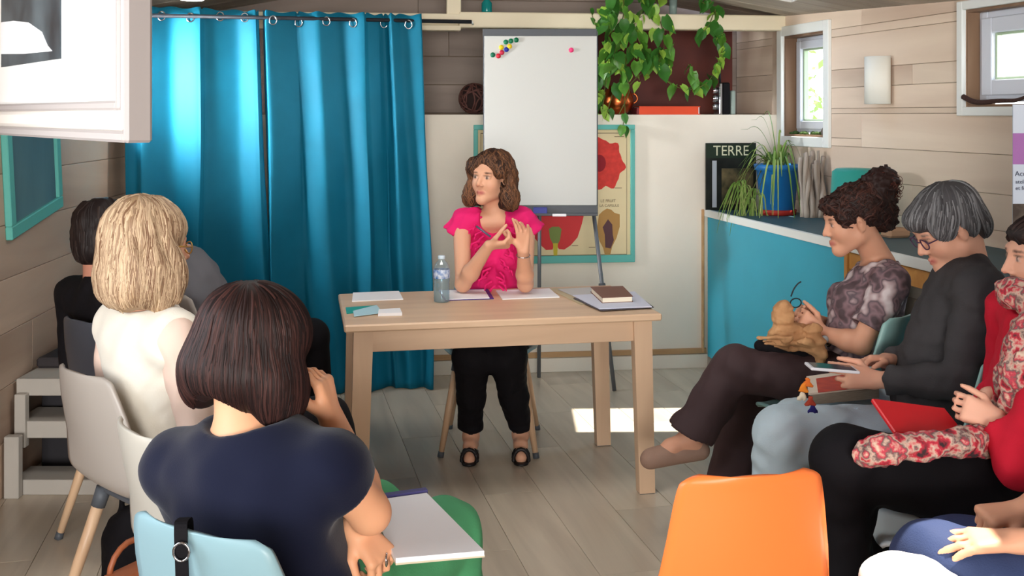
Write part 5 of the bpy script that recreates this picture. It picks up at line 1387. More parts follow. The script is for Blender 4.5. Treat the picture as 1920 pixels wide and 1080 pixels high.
    for m in (-1, 1): h.ell(L(m*.066, .040, .030), (.020, .034, .040), R, .02)
    h.ell(L(0, -.12, .075), (.078, .062, .082), R, .03); h.ell(L(0, -.115, -.005), (.062, .055, .070), R, .03); h.ell(L(0, -.155, .11), (.06, .05, .055), R, .02)
    h.ell(L(.0, .12, -.02), (.062, .075, .072), R, .01, True); 
    for m in (-1, 1): h.ell(L(m*.085, .0, -.035), (.022, .030, .045), R, .01, True)
    h.noise(.010, 75, 3); hb = hair_base(root, h, (44, 28, 26))
    hair_strands(hb, h, c, R, 800, .16, (34, 22, 20), (78, 46, 38), .0018, 5, 1.6, spread=1.0, top=-.4)
    # loose reddish curls
    b = MB(); rg = np.random.default_rng(8)
    for k in range(150):
        d = nrm(rg.normal(size=3)*A(1, 1, 1)); p = L(0, -.150, .090)+R@(d*A(.062, .052, .062)); rad = rg.uniform(.009, .018); ax = nrm(rg.normal(size=3)); u = nrm(np.cross(ax, d)); w_ = np.cross(ax, u); ph = rg.uniform(0, 6)
        b.tube([p+(u*cos(a+ph)+w_*sin(a+ph))*rad*(.6+.06*a)+ax*a*.0022 for a in np.linspace(0, 7, 12)], .0013, 3, cap=False)
    b.build('curls', mat('reddish_curls', (104, 50, 36), .5, var=.4, vscale=30), hb, smooth=True, kind='stuff')
    b = MB(); b.tube([P(1556, 633, 3.915)+A(.026*cos(a)*.3, .030*sin(a), .030*cos(a)) for a in np.linspace(0, 2*pi, 20)], .005, 6, cap=False)
    w_ = b.build('wristwatch', M['chrome'], root, smooth=True); b = MB(); b.lathe([(.001, 0), (.014, 0), (.014, .006), (.001, .007)], P(1543, 634, 3.90)+A(0, -.018, 0), 16, Rx(pi/2)); b.build('dial', mat('dial', (170, 176, 180), .3), w_, smooth=True)
    g = empty('glasses', P(1492, 560, 3.98), label='folded dark glasses held up by the woman in the patterned blouse', cat='glasses')
    b = MB(); b.tube(smooth_path([P(1483, 556, 3.98), P(1488, 543, 3.98), P(1495, 533, 3.98), P(1502, 528, 3.98)], 12), .0028, 6); b.build('temple', M['metal_dark'], g, smooth=True)
    b = MB(); b.tube([P(1492, 568, 3.97)+A(.022*cos(a), .006*cos(a), .017*sin(a)) for a in np.linspace(0, 2*pi, 16)], .0025, 6, cap=False); b.build('rim', M['metal_dark'], g, smooth=True)
    # purse of tan cloth on a black bag
    t = Vol(*bounds([P(1465, 600, 3.95), P(1520, 650, 3.95)], .13), .005)
    t.ell(P(1468, 596, 3.93), (.040, .045, .066), None, .02); t.ell(P(1505, 632, 3.95), (.085, .06, .055), None, .03); t.cap(P(1450, 632, 3.92), P(1530, 648, 3.88), .025, .03, .02); t.cap(P(1525, 620, 3.88), P(1538, 668, 3.86), .030, .026, .02)
    for k in range(6): t.cap(P(1425+6*k, 634+5*k, 3.84+.02*k), P(1520, 640+5*k, 3.84+.02*k), .006, .012, .012)
    t.noise(.008, 60, 4, (.5, 1, 1.5))
    V, Q = t.mesh(); mk('fabric_purse', V, Q, mat('tan_cloth', (206, 158, 112), .8, bump=.15, bscale=120, c2=(170, 122, 82), vscale=14), smooth=True, label='crumpled tan cloth purse held on the lap of the woman in the patterned blouse', cat='purse')
    t = Vol(*bounds([P(1430, 655, 3.93), P(1540, 685, 3.93)], .11), .006); t.cap(P(1428, 650, 3.93), P(1540, 680, 3.90), .026, .032, .02); t.cap(P(1440, 648, 4.02), P(1540, 676, 4.0), .022, .026, .04); t.noise(.004, 30, 4)
    V, Q = t.mesh(); mk('flat_black_bag', V, Q, M['black'], smooth=True, label='flat black bag under the tan cloth purse on the crossed leg', cat='bag')
updo()

# ============ grey-haired person in a charcoal jacket
def greyhair():
    root = person((1.36, 3.40, 0), 'grey-haired person with glasses and a charcoal jacket looking down at a phone')
    nk, pel = P(1816, 492, 3.43), A(1.36, 3.40, .56); sL, sR = P(1836, 548, 3.22), P(1806, 534, 3.62)
    eL, wL = P(1800, 716, 3.19), P(1640, 712, 3.32); eR, wR = P(1745, 696, 3.66), P(1660, 676, 3.46)
    hL, kL, aL, tL = A(1.32, 3.30, .55), P(1468, 818, 3.27), A(.80, 3.30, .085), A(.65, 3.29, .03)
    hR, kR, aR, tR = A(1.32, 3.50, .55), P(1492, 800, 3.52), A(.92, 3.54, .085), A(.77, 3.54, .03)
    c = P(1775, 426, 3.42); R = frame((-1, -.10), radians(30), 0)
    lo, hi = bounds([c+A(0, 0, .1), nk, sL, sR, eL, eR, wL, tL, tR, kL, kR, hL, hR], .16); v = Vol(lo, hi, .006)
    head(v, c, R, 1.03); v.cap(c+R@A(0, -.035, -.05), nk+A(0.0, 0, .0), .056, .060, .03)
    torso(v, pel, nk, sL, sR, -.01, 0); arm(v, sL, eL, wL); arm(v, sR, eR, wR)
    hand(v, wL, A(-.97, .05, .12), A(.1, .95, -.25), -1, (.35, .5, .8, 1.0), .05, (.1, .3)); hand(v, wR, A(-.9, -.35, .05), A(-.1, -.5, -.8), 1, (.5, .6, .7, .7), .05, (.2, .3))
    leg(v, hL, kL, aL, (.07, .05, .045, .034)); leg(v, hR, kR, aR, (.07, .05, .045, .034)); foot(v, aL, tL); foot(v, aR, tR)
    skin_obj(root, v, (220, 164, 138), [lambda V, C: paint_head(V, C, c, R, 1.03, (184, 96, 92), (120, 110, 104))])
    t = Vol(*bounds([nk, sL, sR, eL, eR, wL, pel], .15), .0075); R2, at = torso(t, pel, nk, sL, sR, .026, 0, belly=.02)
    for s_, e_, w_ in ((sL, eL, wL), (sR, eR, wR)):
        t.cap(s_, e_, .066, .056, .03); t.cap(e_, e_+(w_-e_)*.86, .056, .047, .02, (0, 1))
    t.ell(nk+A(-.03, 0, .035), (.068, .072, .045), None, .012, True)
    t.noise(.007, 22, 17); t.plane(pel+A(0, 0, -.07), (0, 0, -1))
    cloth_obj(root, t, mat('charcoal_wool', (66, 64, 66), .85, bump=.2, bscale=220, var=.12, vscale=5, spec=.15), 'jacket')
    t = Vol(*bounds([A(1.17, 3.36, .9), A(1.22, 3.36, .66)], .1), .006); t.cap(A(1.31, 3.38, .90), A(1.262, 3.38, .64), .02, .03, .02); t.noise(.004, 40, 2); cloth_obj(root, t, mat('white_blue_shirt', (216, 224, 234), .8), 'shirt')
    t = Vol(*bounds([pel, kL, kR, aL, aR], .16), .008); t.ell(pel+A(-.01, 0, -.01), (.16, .18, .12), None, .04)
    for h_, k_, a_ in ((hL, kL, aL), (hR, kR, aR)): t.cap(h_, k_, .105, .090, .03); t.cap(k_, a_+A(0, 0, .02), .088, .068, .02, (0, 1))
    t.noise(.006, 24, 6); cloth_obj(root, t, mat('light_blue_denim', (190, 208, 218), .8, bump=.15, bscale=300, var=.1, vscale=6), 'jeans')
    for a_, t_ in ((aL, tL), (aR, tR)):
        s_ = Vol(*bounds([a_, t_], .11), .006); foot(s_, a_+A(0, 0, .0), t_+A(-.01, 0, .006), .042); s_.plane((0, 0, .095), (0, 0, 1)); s_.plane((0, 0, .002), (0, 0, -1)); cloth_obj(root, s_, mat('brown_leather', (92, 70, 56), .5), 'shoe')
    L = lambda x, y, z: c+R@(A(x, y, z)*1.03); h = Vol(*bounds([c], .26), .006)
    h.ell(L(0, -.022, .050), (.092, .112, .088), R, .0); h.ell(L(0, .060, .066), (.070, .052, .042), R, .02); h.ell(L(0, -.085, -.02), (.078, .045, .070), R, .03)
    for m in (-1, 1): h.ell(L(m*.074, .035, .030), (.022, .045, .045), R, .02); h.ell(L(m*.072, -.035, .0), (.020, .030, .045), R, .02)
    h.ell(L(0, .125, -.035), (.075, .075, .072), R, .01, True)
    for m in (-1, 1): h.ell(L(m*.09, .0, -.03), (.024, .024, .036), R, .008, True)
    hb = hair_base(root, h, (72, 70, 72))
    crown = L(0, -.06, .13)
    def fl(p):
        d = p-crown; d = d/(np.linalg.norm(d, axis=1)[:, None]+1e-6); return d+A(0, 0, -.6)
    hair_strands(hb, h, c, R, 950, .20, (58, 56, 58), (134, 134, 136), .0016, 4, .15, flow=fl, top=-.3, light_pow=1.2)
    specs(root, c, R, 1.03, mat('purple_rim', (70, 40, 70), .3))
    # phone
    b = MB(); q = P(1560, 690, 3.28); b.box(q, (.15, .075, .009), Ry(.08), .003); b.V = b.V
    ph = b.build('phone', mat('white_phone', (226, 226, 232), .25), label='white phone held above the book by the grey-haired person', cat='phone')
    b = MB(); b.box(q+A(0, 0, .0052), (.13, .066, .001), Ry(.08)); b.build('screen', mat('dark_screen', (40, 44, 52), .1), ph)
    # book with decorated red orange cover, tassels
    z = .655; pts = [(1512, 709), (1618, 694), (1650, 727), (1516, 741)]
    bk = sheet('decorated_book', pts, mat('book_border', (226, 214, 196), .6), .006, 'red orange patterned book with a pale border on the lap of the grey-haired person', 'book', h0=.02, z=z)
    pp_ = [CTpix(x, y, z+.027) for x, y in [(1530, 710), (1612, 698), (1640, 724), (1534, 736)]]
    b = MB(); b.prism([(p[0], p[1]) for p in pp_[::-1]], z+.0262, z+.0275); b.build('cover_print', mat('cover_orange', (200, 74, 48), .6, c2=(170, 52, 40), vscale=22), bk)
    pp_ = [CTpix(x, y, z) for x, y in [(1518, 717), (1618, 704), (1648, 740), (1520, 752)]]
    b = MB(); b.prism([(p[0], p[1]) for p in pp_[::-1]], z-.012, z+.019); b.build('pages', mat('grey_pages', (150, 140, 124), .8, var=.15, vscale=40, stretch=(1, 1, 12)), bk)
    for (x, y, cc, nm) in ((1506, 722, (226, 132, 40), 'orange_tassel'), (1514, 712, (214, 110, 40), 'orange_tassel'), (1504, 738, (226, 214, 190), 'cream_tassel'), (1524, 761, (40, 40, 120), 'blue_tassel'), (1519, 747, (180, 70, 50), 'red_tassel')):
        t = Vol(*bounds([P(x, y, 3.2)], .05), .004); [t.cap(P(x, y, 3.2), P(x+dx_, y+12, 3.2), .006, .004, .003) for dx_ in (-8, -3, 3, 8)]; t.noise(.003, 160, x); V, Q = t.mesh(); mk('tassel', V, Q, mat(nm, cc, .85), bk, smooth=True, label=nm.replace('_', ' '))
greyhair()

# ============ woman in red with a patterned scarf at the right edge
def redwoman():
    root = person((1.34, 2.80, 0), 'woman in red with a patterned scarf and black trousers, partly cut by the right edge')
    nk, pel = A(1.425, 2.84, 1.045), A(1.35, 2.80, .56); sL, sR = A(1.40, 2.65, 1.0), A(1.41, 3.02, 1.0)
    eL, wL = P(1925, 838, 2.58), P(1862, 800, 2.70); eR, wR = P(1880, 800, 3.04), P(1856, 742, 2.84)
    eL = P(1912, 872, 2.58); wL = P(1868, 786, 2.68)
    hL, kL, aL, tL = A(1.28, 2.72, .58), P(1585, 864, 2.70), A(.84, 2.78, .085), A(.70, 2.78, .03)
    hR, kR, aR, tR = A(1.28, 2.92, .55), P(1640, 880, 2.98), A(1.0, 3.0, .085), A(.86, 3.0, .03)
    c = P(1961, 480, 2.86); R = frame((-1, .02), radians(6), 0)
    lo, hi = bounds([c+A(0, 0, .1), nk, sL, sR, eL, eR, wL, tL, tR, kL, kR, hL, hR], .16); v = Vol(lo, hi, .006)
    head(v, c, R, 1.0); v.cap(c+R@A(0, -.03, -.055), nk, .050, .056, .03); torso(v, pel, nk, sL, sR, -.014, 0)
    arm(v, sL, eL, wL); arm(v, sR, eR, wR)
    hand(v, wL, A(-.72, .30, .22), A(.25, .95, -.2), -1, (.6, .7, .75, .8), .03, (.2, .3), .9); hand(v, wR, A(-.35, -.35, -.85), A(.5, .85, -.4), 1, (.4, .5, .5, .6), .04, (.2, .3), .9)
    leg(v, hL, kL, aL, (.07, .05, .045, .034)); leg(v, hR, kR, aR, (.07, .05, .045, .034)); foot(v, aL, tL); foot(v, aR, tR)
    skin_obj(root, v, (224, 170, 144), [lambda V, C: paint_head(V, C, c, R, 1, (190, 90, 90), (50, 36, 32))])
    t = Vol(*bounds([nk, sL, sR, eL, eR, pel], .16), .0075); R2, at = torso(t, pel, nk, sL, sR, .006, 0, belly=.0)
    for s_, e_, w_ in ((sL, eL, wL), (sR, eR, wR)): t.cap(s_, e_, .062, .060, .03); t.cap(e_, e_+(w_-e_)*.80, .060, .050, .02, (0, 1))
    t.ell(nk+A(-.04, 0, .03), (.08, .08, .06), None, .012, True); t.noise(.006, 24, 19); t.plane(pel+A(0, 0, -.07), (0, 0, -1)); cloth_obj(root, t, mat('red_knit', (198, 30, 52), .8, bump=.15, bscale=260, spec=.2), 'sweater')
    t = Vol(*bounds([pel, kL, kR, aL, aR], .17), .008); t.ell(pel+A(-.01, 0, -.01), (.16, .18, .12), None, .04)
    t.cap(hL, kL, .118, .084, .04); t.cap(kL, aL+A(0, 0, .02), .086, .064, .02, (0, 1)); t.cap(hR, kR, .105, .084, .03); t.cap(kR, aR+A(0, 0, .02), .08, .06, .02, (0, 1))
    t.noise(.005, 22, 6); cloth_obj(root, t, M['black'], 'trousers')
    for a_, t_ in ((aL, tL), (aR, tR)):
        s_ = Vol(*bounds([a_, t_], .11), .006); foot(s_, a_, t_+A(-.01, 0, .006), .042); s_.plane((0, 0, .095), (0, 0, 1)); s_.plane((0, 0, .002), (0, 0, -1)); cloth_obj(root, s_, bpy.data.materials['black_leather'], 'shoe')
    L = lambda x, y, z: c+R@A(x, y, z); h = Vol(*bounds([c], .24), .006)
    h.ell(L(0, -.025, .042), (.083, .098, .085), R, .0); h.ell(L(0, .045, .062), (.066, .045, .034), R, .02); h.ell(L(0, -.13, .03), (.05, .045, .045), R, .02); h.ell(L(0, .12, -.02), (.065, .075, .078), R, .01, True)
    for m in (-1, 1): h.ell(L(m*.085, .005, -.03), (.022, .030, .045), R, .01, True)
    hb = hair_base(root, h, (36, 26, 26)); hair_strands(hb, h, c, R, 350, .18, (30, 22, 22), (66, 48, 44), .002, 4, .1, flow=lambda p: np.tile(-R[:, 1], (len(p), 1))+A(0, 0, -.1), top=-.5)
    # scarf
    t = Vol(*bounds([nk, P(1605, 850, 2.6), P(1900, 820, 2.6)], .12), .0065)
    for a in np.linspace(0, 2*pi, 13)[:-1]: t.cap(nk+A(.075*cos(a)-.01, .085*sin(a), .01-.02*cos(a)), nk+A(.075*cos(a+.6)-.01, .085*sin(a+.6), .01-.02*cos(a)), .034, .034, .02)
    for path, rr_ in (([P(1945, 600, 2.76), P(1928, 650, 2.68), P(1916, 720, 2.68), P(1898, 800, 2.72)], .040), ([P(1925, 620, 2.80), P(1900, 690, 2.76), P(1886, 780, 2.80)], .034), ([P(1862, 832, 2.68), P(1835, 826, 2.66), P(1790, 832, 2.60), P(1740, 834, 2.58)], .027), ([P(1750, 836, 2.58), P(1700, 838, 2.58), P(1660, 844, 2.58)], .017), ([P(1665, 843, 2.58), P(1642, 847, 2.58), P(1624, 851, 2.585)], .024), ([P(1780, 828, 2.62), P(1710, 828, 2.60)], .015)):
        pp_ = smooth_path(path, 12) if len(path) > 2 else path
        for n_, (p, q) in enumerate(zip(pp_[:-1], pp_[1:])): t.cap(p, q, rr_*(1+.16*sin(n_*1.7+rr_*90)), rr_*(1+.16*sin((n_+1)*1.7+rr_*90)), .02)
    t.noise(.009, 46, 23)
    sm = mat('scarf_print', (222, 196, 172), .85, c2=(60, 44, 46), vscale=26, detail=5)
    r_ = [n for n in sm.node_tree.nodes if n.type == 'VALTORGB'][0]; r_.color_ramp.interpolation = 'LINEAR'
    for p_, cc in ((.42, (196, 48, 66)), (.49, (206, 176, 158)), (.55, (110, 88, 86)), (.60, (200, 62, 80))): e = r_.color_ramp.elements.new(p_); e.color = (*lin(cc), 1)
    cloth_obj(root, t, sm, 'scarf')
    b = MB(); q = (P(1725, 790, 2.72)); Rr = Rz(.12)@Ry(radians(9))@Rx(radians(18)); b.box(q, (.205, .15, .012), Rr, .003); fo = b.build('folder_cover', mat('red_plastic', (214, 34, 44), .35), label='closed red folder on the black-trousered lap of the woman in red', cat='folder')
    b = MB(); b.box(q, (.200, .146, .007), Rr); b.build('pages', M['paper'], fo)
    b = MB(); b.tube([wL+A(.008*cos(a), .028*sin(a), .026*cos(a))-A(-.01, 0, .02) for a in np.linspace(0, 2*pi, 18)], .003, 5, cap=False); b.build('bracelet', M['chrome'], root, smooth=True)
redwoman()

# ============ person in navy jeans, lower right corner
def cornerman():
    root = person((1.25, 2.22, 0), 'person in navy jeans with hands in the lap, mostly outside the lower right corner')
    nk, pel = A(1.36, 2.24, 1.04), A(1.27, 2.20, .56); sL, sR = A(1.34, 2.04, .99), A(1.34, 2.44, .99)
    eL, wL = A(1.34, 2.02, .72), P(1905, 1014, 2.14); eR, wR = A(1.33, 2.46, .74), P(1918, 958, 2.34)
    hL, kL, aL, tL = A(1.22, 2.10, .55), P(1752, 1062, 2.22), A(.86, 2.2, .085), A(.72, 2.2, .03)
    hR, kR, aR, tR = A(1.22, 2.32, .55), P(1790, 1045, 2.42), A(1.0, 2.42, .085), A(.86, 2.42, .03)
    c = A(1.32, 2.24, 1.19); R = frame((-1, .05), radians(5), 0)
    lo, hi = bounds([c+A(0, 0, .1), nk, sL, sR, eL, eR, wL, tL, tR, kL, kR, hL, hR], .16); v = Vol(lo, hi, .0055)
    head(v, c, R, 1.02); v.cap(c+R@A(0, -.03, -.055), nk, .056, .060, .03); torso(v, pel, nk, sL, sR, -.012, 0)
    arm(v, sL, eL, wL); arm(v, sR, eR, wR)
    hand(v, wL, A(-.97, .12, -.06), A(0, .15, -1), -1, (.08, .12, .15, .2), .05, (.25, .1)); hand(v, wR, A(-1, -.1, -.12), A(-.1, .1, -1), 1, (1.35, 1.4, 1.4, 1.4), .0, (.2, .2), 1.05)
    leg(v, hL, kL, aL, (.07, .05, .045, .034)); leg(v, hR, kR, aR, (.07, .05, .045, .034)); foot(v, aL, tL); foot(v, aR, tR)
    skin_obj(root, v, (224, 164, 132), [lambda V, C: paint_head(V, C, c, R, 1.02)])
    t = Vol(*bounds([nk, sL, sR, eL, eR, pel], .16), .008); torso(t, pel, nk, sL, sR, .014, 0, belly=.02)
    for s_, e_ in ((sL, eL), (sR, eR)): t.cap(s_, s_+(e_-s_)*.7, .064, .06, .03, (0, 1))
    t.ell(nk+A(-.03, 0, .035), (.07, .075, .05), None, .01, True); t.noise(.005, 24, 29); t.plane(pel+A(0, 0, -.07), (0, 0, -1)); cloth_obj(root, t, mat('grey_tshirt', (120, 124, 132), .85), 'shirt')
    t = Vol(*bounds([pel, kL, kR, aL, aR], .17), .008); t.ell(pel+A(-.01, 0, -.01), (.16, .18, .12), None, .04)
    for h_, k_, a_ in ((hL, kL, aL), (hR, kR, aR)): t.cap(h_, k_, .105, .092, .03); t.cap(k_, a_+A(0, 0, .02), .085, .068, .02, (0, 1))
    t.noise(.006, 22, 36); cloth_obj(root, t, mat('navy_denim', (46, 60, 98), .8, bump=.15, bscale=300, var=.12, vscale=6), 'jeans')
    for a_, t_ in ((aL, tL), (aR, tR)):
        s_ = Vol(*bounds([a_, t_], .11), .006); foot(s_, a_, t_+A(-.01, 0, .006), .042); s_.plane((0, 0, .095), (0, 0, 1)); s_.plane((0, 0, .002), (0, 0, -1)); cloth_obj(root, s_, bpy.data.materials['brown_leather'], 'shoe')
    L = lambda x, y, z: c+R@A(x, y, z); h = Vol(*bounds([c], .22), .007); h.ell(L(0, -.02, .045), (.084, .102, .088), R, .0); h.ell(L(0, .12, -.03), (.07, .07, .085), R, .01, True); hb = hair_base(root, h, (70, 54, 44))
    hair_strands(hb, h, c, R, 250, .10, (60, 46, 38), (110, 88, 70), .0022, 3, .2, top=-.2)
    t = Vol(*bounds([P(1690, 1095, 2.06)], .17), .007); t.ell(P(1690, 1092, 2.08), (.085, .07, .055), None, .02); t.ell(P(1750, 1112, 2.08), (.07, .07, .045), None, .03); t.noise(.004, 30, 2)
    V, Q = t.mesh(); mk('white_bag', V, Q, mat('white_cloth', (244, 242, 236), .8), smooth=True, label='rounded white cloth bag in bright sun beside the navy-jeaned knee', cat='bag')
cornerman()

# ============ woman in navy, seen from behind in the foreground
def navy():
    root = person((-.45, 2.12, 0), 'woman in a navy top with a dark brown bob resting her head on one hand')
    nk, pel = P(462, 800, 2.14), A(-.46, 2.15, .56); sL, sR = P(330, 872, 2.24), P(628, 884, 2.06)
    eR, wR = P(694, 962, 2.12), P(622, 786, 2.28); eL, wL = P(420, 1080, 2.44), P(668, 988, 2.15)
    hR, kR, aR, tR = A(-.36, 2.14, .55), A(-.16, 2.56, .54), A(-.14, 2.62, .085), A(-.09, 2.76, .03)
    hL, kL, aL, tL = A(-.56, 2.24, .55), A(-.34, 2.68, .54), A(-.36, 2.72, .085), A(-.30, 2.86, .03)
    c = P(480, 655, 2.20); R = frame((.40, .92), radians(22), radians(6))
    lo, hi = bounds([c+A(0, 0, .1), nk, sL, sR, eL, eR, wL, wR, tL, tR, kL, kR, hL, hR], .17); v = Vol(lo, hi, .0052)
    head(v, c, R, 1.0); v.cap(c+R@A(0, -.03, -.055), nk+A(0, 0, -.01), .052, .060, .04); torso(v, pel, nk, sL, sR, -.012, 1)
    arm(v, sR, eR, wR, (.050, .039, .038, .028)); arm(v, sL, eL, wL, (.054, .044, .040, .028))
    hand(v, wR, A(-.25, .05, .95), A(-.9, .2, -.25), 1, (.5, .6, .7, .7), .06, (.3, .3)); hand(v, wL, A(.62, -.25, -.62), A(-.5, .5, -.5), -1, (1.0, 1.0, .9, .7), .08, (.3, .3), .95)
    leg(v, hL, kL, aL, (.07, .05, .045, .034)); leg(v, hR, kR, aR, (.07, .05, .045, .034)); foot(v, aL, tL); foot(v, aR, tR)
    skin_obj(root, v, (226, 166, 128), [lambda V, C: paint_head(V, C, c, R, 1)])
    t = Vol(*bounds([nk, sL, sR, eR, pel], .17), .0065); R2, at = torso(t, pel, nk, sL, sR, .014, 1, belly=.015)
    for s_, e_, f_ in ((sL, eL, .5), (sR, eR, .34)): t.cap(s_, s_+(e_-s_)*f_, .062, .062, .03, (0, 1))
    t.cap(sL, sR, .056, .056, .05); t.ell(at(.62, -.045), (.175, .070, .13), R2, .06); t.ell(at(.45, -.03), (.150, .10, .16), R2, .06)
    t.ell(nk+A(.01, .0, .045), (.115, .105, .055), R2*1.0, .008, True); t.noise(.006, 17, 31, (1, 1, .7)); t.plane(pel+A(0, 0, -.08), (0, 0, -1))
    cloth_obj(root, t, mat('navy_jersey', (16, 20, 42), .85, bump=.06, bscale=300, spec=.15, sheen=.15), 'top')
    t = Vol(*bounds([pel, kL, kR, aL, aR], .17), .008); t.ell(pel+A(0, 0, -.01), (.17, .17, .12), None, .04)
    for h_, k_, a_ in ((hL, kL, aL), (hR, kR, aR)): t.cap(h_, k_, .100, .084, .03); t.cap(k_, a_+A(0, 0, .02), .085, .080, .02, (0, 1))
    t.noise(.006, 22, 36); cloth_obj(root, t, mat('green_linen', (78, 158, 108), .8, bump=.1, bscale=200), 'trousers')
    for a_, t_ in ((aL, tL), (aR, tR)):
        s_ = Vol(*bounds([a_, t_], .11), .006); foot(s_, a_, t_+A(0, .01, .006), .042); s_.plane((0, 0, .095), (0, 0, 1)); s_.plane((0, 0, .002), (0, 0, -1)); cloth_obj(root, s_, bpy.data.materials['black_leather'], 'shoe')
    L = lambda x, y, z: c+R@A(x, y, z); h = Vol(*bounds([c], .28), .006)
    h.ell(L(0, -.025, .035), (.115, .118, .100), R, .0); h.ell(L(0, -.045, -.05), (.122, .095, .085), R, .04)
    for m in (-1, 1): h.ell(L(m*.100, .0, -.075), (.034, .07, .068), R, .03)
    h.ell(L(0, .14, -.04), (.085, .09, .12), R, .01, True); h.ell(L(0, .04, -.13), (.075, .10, .065), R, .01, True); h.ell(L(0, -.09, -.165), (.085, .08, .055), R, .01, True)
    hb = hair_base(root, h, (42, 28, 26))
    hair_strands(hb, h, c, R, 2200, .34, (32, 22, 22), (74, 46, 42), .0011, 6, .10, top=-.3, light_pow=1.6)
    b = MB(); q = wL+nrm(A(.62, -.25, -.62))*.088
    b.tube([q+A(.004, .010*cos(a), .012*sin(a)+.004) for a in np.linspace(0, 2*pi, 14)], .0022, 6, cap=False); b.build('ring', M['chrome'], root, smooth=True)
    # notebook on the lap
    z = .665; n_ = sheet('writing_pad', [(688, 948), (800, 932), (908, 1042), (742, 1056)], M['paper'], .010, 'white writing pad on the lap of the woman in navy', 'notepad', h0=.004, z=z)
    pp_ = [CTpix(x, y, z) for x, y in [(684, 944), (798, 928), (909, 1043), (742, 1058)]]
    b = MB(); b.prism([(p[0], p[1]) for p in pp_[::-1]], z-.002, z+.003); b.build('back_board', mat('pad_board', (206, 196, 170), .7), n_)
    pp_ = [CTpix(x, y, z) for x, y in [(684, 944), (798, 928), (802, 933), (688, 949)]]
    b = MB(); b.prism([(p[0], p[1]) for p in pp_[::-1]], z-.002, z+.018); b.build('spine_band', mat('violet_band', (70, 66, 120), .5), n_)
    # strap over the chair back
    b = MB(); q = smooth_path([P(345, 1200, 1.86), P(340, 1060, 1.85), P(338, 990, 1.86), P(342, 975, 1.89), P(350, 985, 1.93), P(352, 1100, 1.96)], 24)
    V = []; 
    for p in q: V += [p-A(.011, 0, 0), p+A(.011, .002, 0), p+A(.011, .006, 0), p+A(-.011, .004, 0)]
    n = len(q); Fc = [(4*i+k, 4*i+(k+1) % 4, 4*i+4+(k+1) % 4, 4*i+4+k) for i in range(n-1) for k in range(4)]
    hb_ = empty('handbag', tuple(P(352, 1300, 1.88)), label='black handbag hanging by its strap over the back of the pale blue chair', cat='bag')
    mk('strap', V, Fc, M['black'], hb_)
    b = MB(); b.tube([P(340, 1035, 1.845)+A(.014*cos(a), 0, .016*sin(a)) for a in np.linspace(0, 2*pi, 14)], .0025, 5, cap=False); b.build('buckle', M['chrome'], hb_, smooth=True)
    t = Vol(*bounds([P(350, 1270, 1.82)], .2), .01); t.ell(P(350, 1265, 1.80), (.12, .045, .09), None, .02); t.noise(.006, 20, 1); cloth_obj(hb_, t, M['black'], 'pouch')
navy()

